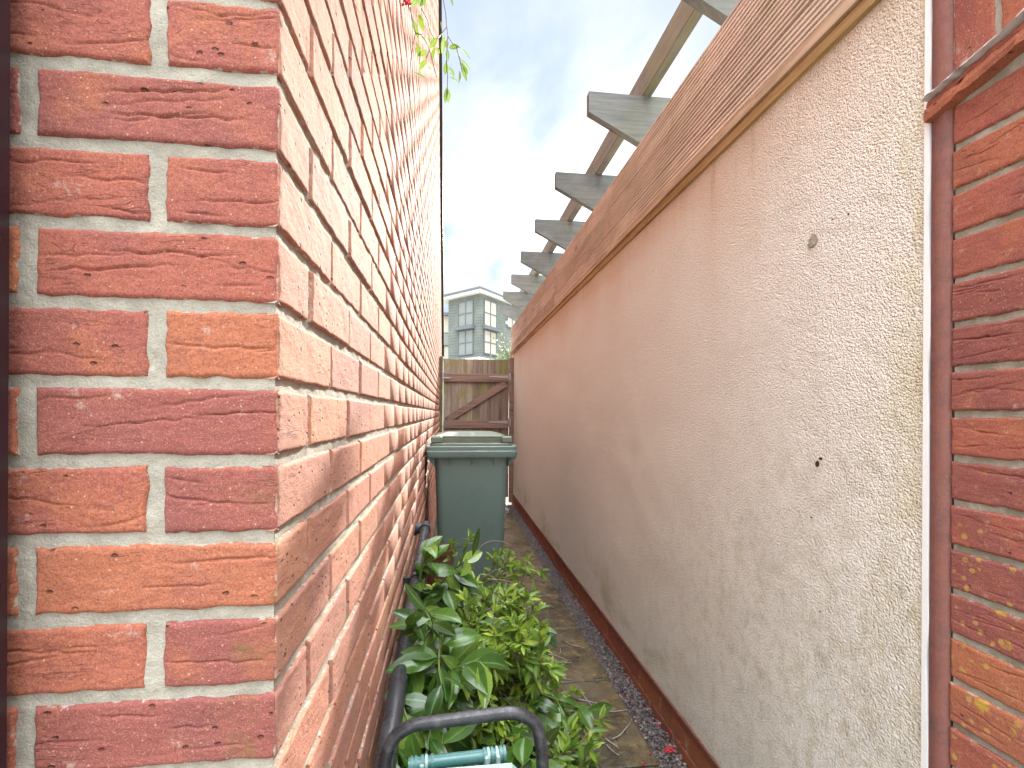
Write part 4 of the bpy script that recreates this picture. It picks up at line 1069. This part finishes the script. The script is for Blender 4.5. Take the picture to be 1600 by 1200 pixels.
def window(u, nn_, px0, px1, y0, y1, pm, sill):
    a0, a1 = sorted((along(u, px0), along(u, px1))); am = (a0 + a1) / 2; dm = (Cn + u * am).dot(fw)
    z1 = EYE - (y0 - HZ) / F * dm; z0 = EYE - (y1 - HZ) / F * dm
    b = MB(); t = .10
    for (q0, q1, r0, r1) in ((a0 - t, a1 + t, z1, z1 + t), (a0 - t, a1 + t, z0 - t, z0), (a0 - t, a0, z0, z1), (a1, a1 + t, z0, z1), (am - .045, am + .045, z0, z1)):
        quadbox(b, Cn, u, 0, nn_, q0, q1, r0, r1, .08, .02)
    zm = (z0 + z1) / 2
    quadbox(b, Cn, u, 0, nn_, a0, am - .046, zm - .05, zm + .05, .07, .02); quadbox(b, Cn, u, 0, nn_, am + .046, a1, zm - .05, zm + .05, .07, .02)
    fr = b.build('window', m_grey, apt)
    b = MB(); quadbox(b, Cn, u, 0, nn_, a0, a1, z0, z1, .03, .02); b.build('pane', pm, fr)
    if sill:
        b = MB(); quadbox(b, Cn, u, 0, nn_, a0 - .3, a1 + .3, z0 - .42, z0 - .14, .45, .02); b.build('sill', m_grey, fr)
window(lft, nl, 738, 716.5, 472, 509, m_glass, True); window(lft, nl, 738, 716.5, 518, 554, m_glass, False)
window(rgt, nr, 756, 774, 472, 510, m_blind, True); window(rgt, nr, 756, 774, 519, 553, m_blind, False)
window(rgt, nr, 792, 806, 480, 512, m_blind, False)
b = MB(); quadbox(b, Cn, rgt, 0, nr, along(rgt, 789), along(rgt, 790.5), EYE + (HZ - 507) / F * 49, EYE + (HZ - 502) / F * 49, .2, .01); b.build('wall_lamp', m_wht, apt)
# lower roof with white fascia round the corner
lo = thing('entrance_block', 'low white block with dark roof edge in front of the sage green building', 'building', tuple(Cn))
cz = EYE + (HZ - 556) / F * 43
b = MB(); bp_ = [Cn - fw * 1.4, Cn - fw * 1.4 + lft * 5.2, Cn + lft * 5.2, Cn, Cn + rgt * 9, Cn - fw * 1.4 + rgt * 9]
bp_ = [Cn - fw * 1.4, Cn + lft * 5.2 - fw * 1.0, Cn + lft * 5.2, Cn + fw * .0, Cn + rgt * 9, Cn + rgt * 9 - fw * 1.4]
n = 6; inset = [(0, 0)] * 6
vs = [(p_.x, p_.y, 0) for p_ in bp_] + [(p_.x, p_.y, cz) for p_ in bp_]
def ring6(vs_, B): B.add(vs_, [(0, 1, 2, 3), (0, 3, 4, 5), (9, 8, 7, 6), (11, 10, 9, 6)] + [(i, (i + 1) % 6, (i + 1) % 6 + 6, i + 6) for i in range(6)])
ring6(vs, b); b.build('wall', m_wht, lo)
b = MB(); vs = [(p_.x - fw.x * .12, p_.y - fw.y * .12, cz + .003) for p_ in bp_] + [(p_.x - fw.x * .12, p_.y - fw.y * .12, cz + .13) for p_ in bp_]; ring6(vs, b); b.build('roof_edge', m_grey, lo)
# pale wing to the left
d_ = 52; wg0 = P(660, HZ, d_); wing = thing('apartment_wing', 'pale clad low wing with grey gutter left of the sage green building', 'building', (wg0.x, wg0.y, 0))
b = MB(); px1 = P(707.5, HZ, d_); u_ = rt; zt2 = EYE + (HZ - 494) / F * d_
quadbox(b, wg0, rt, 0, -fw, 0, (px1 - wg0).length, 0, zt2, 0, 8); b.build('wall', m_cream, wing)
b = MB(); quadbox(b, wg0, rt, 0, -fw, -.3, (px1 - wg0).length, zt2 + .004, zt2 + .3, .35, 8); b.build('roof', m_grey, wing)
b = MB(); q0 = (P(705.6, HZ, d_) - wg0).length; b.tube([(wg0 + rt * q0 - fw * .2).to_tuple()[:2] + (0,), (wg0 + rt * q0 - fw * .2).to_tuple()[:2] + (zt2 - .8,), (wg0 + rt * (q0 - .3) - fw * .3).to_tuple()[:2] + (zt2,)], .09, 8); b.build('downpipe', m_grey, wing)
q0 = (P(690, HZ, d_) - wg0).length; q1 = (P(702, HZ, d_) - wg0).length; za = EYE + (HZ - 540) / F * d_; zb_ = EYE + (HZ - 522) / F * d_
b = MB(); quadbox(b, wg0, rt, 0, -fw, q0, q1, za - .12, zb_ + .12, .06, .01); fr = b.build('window', m_grey, wing)
b = MB(); quadbox(b, wg0, rt, 0, -fw, q0 + .1, q1 - .1, za, zb_, .1, .0); b.build('pane', m_glass, fr)

# small tree in front of the building
m_tleaf = mat_leaf('tree_leaf', (0.06, 0.10, 0.05), (0.11, 0.16, 0.07), (0.28, 0.32, 0.17), .4, .3)
def tree(px, d, hgt, rad, lb, seed, n=1500, zlo=.45):
    random.seed(seed); base = P(px, HZ, d); base.z = 0
    root = thing('small_tree', lb, 'tree', tuple(base)); b = MB(); L_ = MB(); tips = []
    b.tube([base, base + Vector((.05, 0, hgt * .4)), base + Vector((-.05, .05, hgt * .8))], [.11, .08, .03], 8)
    for k in range(14):
        z_ = hgt * random.uniform(.35, .8); a = random.uniform(0, 6.28); r = rad * random.uniform(.5, 1)
        p0 = base + Vector((0, 0, z_)); p1_ = p0 + Vector((math.cos(a) * r, math.sin(a) * r, hgt * random.uniform(.02, .22)))
        b.tube([p0, p0.lerp(p1_, .5) + Vector((0, 0, .1)), p1_], [.03, .02, .006], 5); tips += [p1_, p0.lerp(p1_, .6), p0.lerp(p1_, .3)]
    b.build('trunk', m_stem, root)
    for i in range(n):
        t = random.choice(tips); c_ = t + rv(rad * .19)
        leaf(L_, c_, rv(), Vector((0, 0, 1)) + rv(.4), random.uniform(.08, .14), .055, random.random(), .2, .2)
    L_.build('crown', m_tleaf, root, smooth=True, fix=False)
tree(800, 17, 4.4, .75, 'small pale leaved tree behind the gate in front of the building', 71, 1600)
tree(828, 20, 5.0, 1.2, 'wider green tree mostly hidden behind the rendered wall', 72, 900)
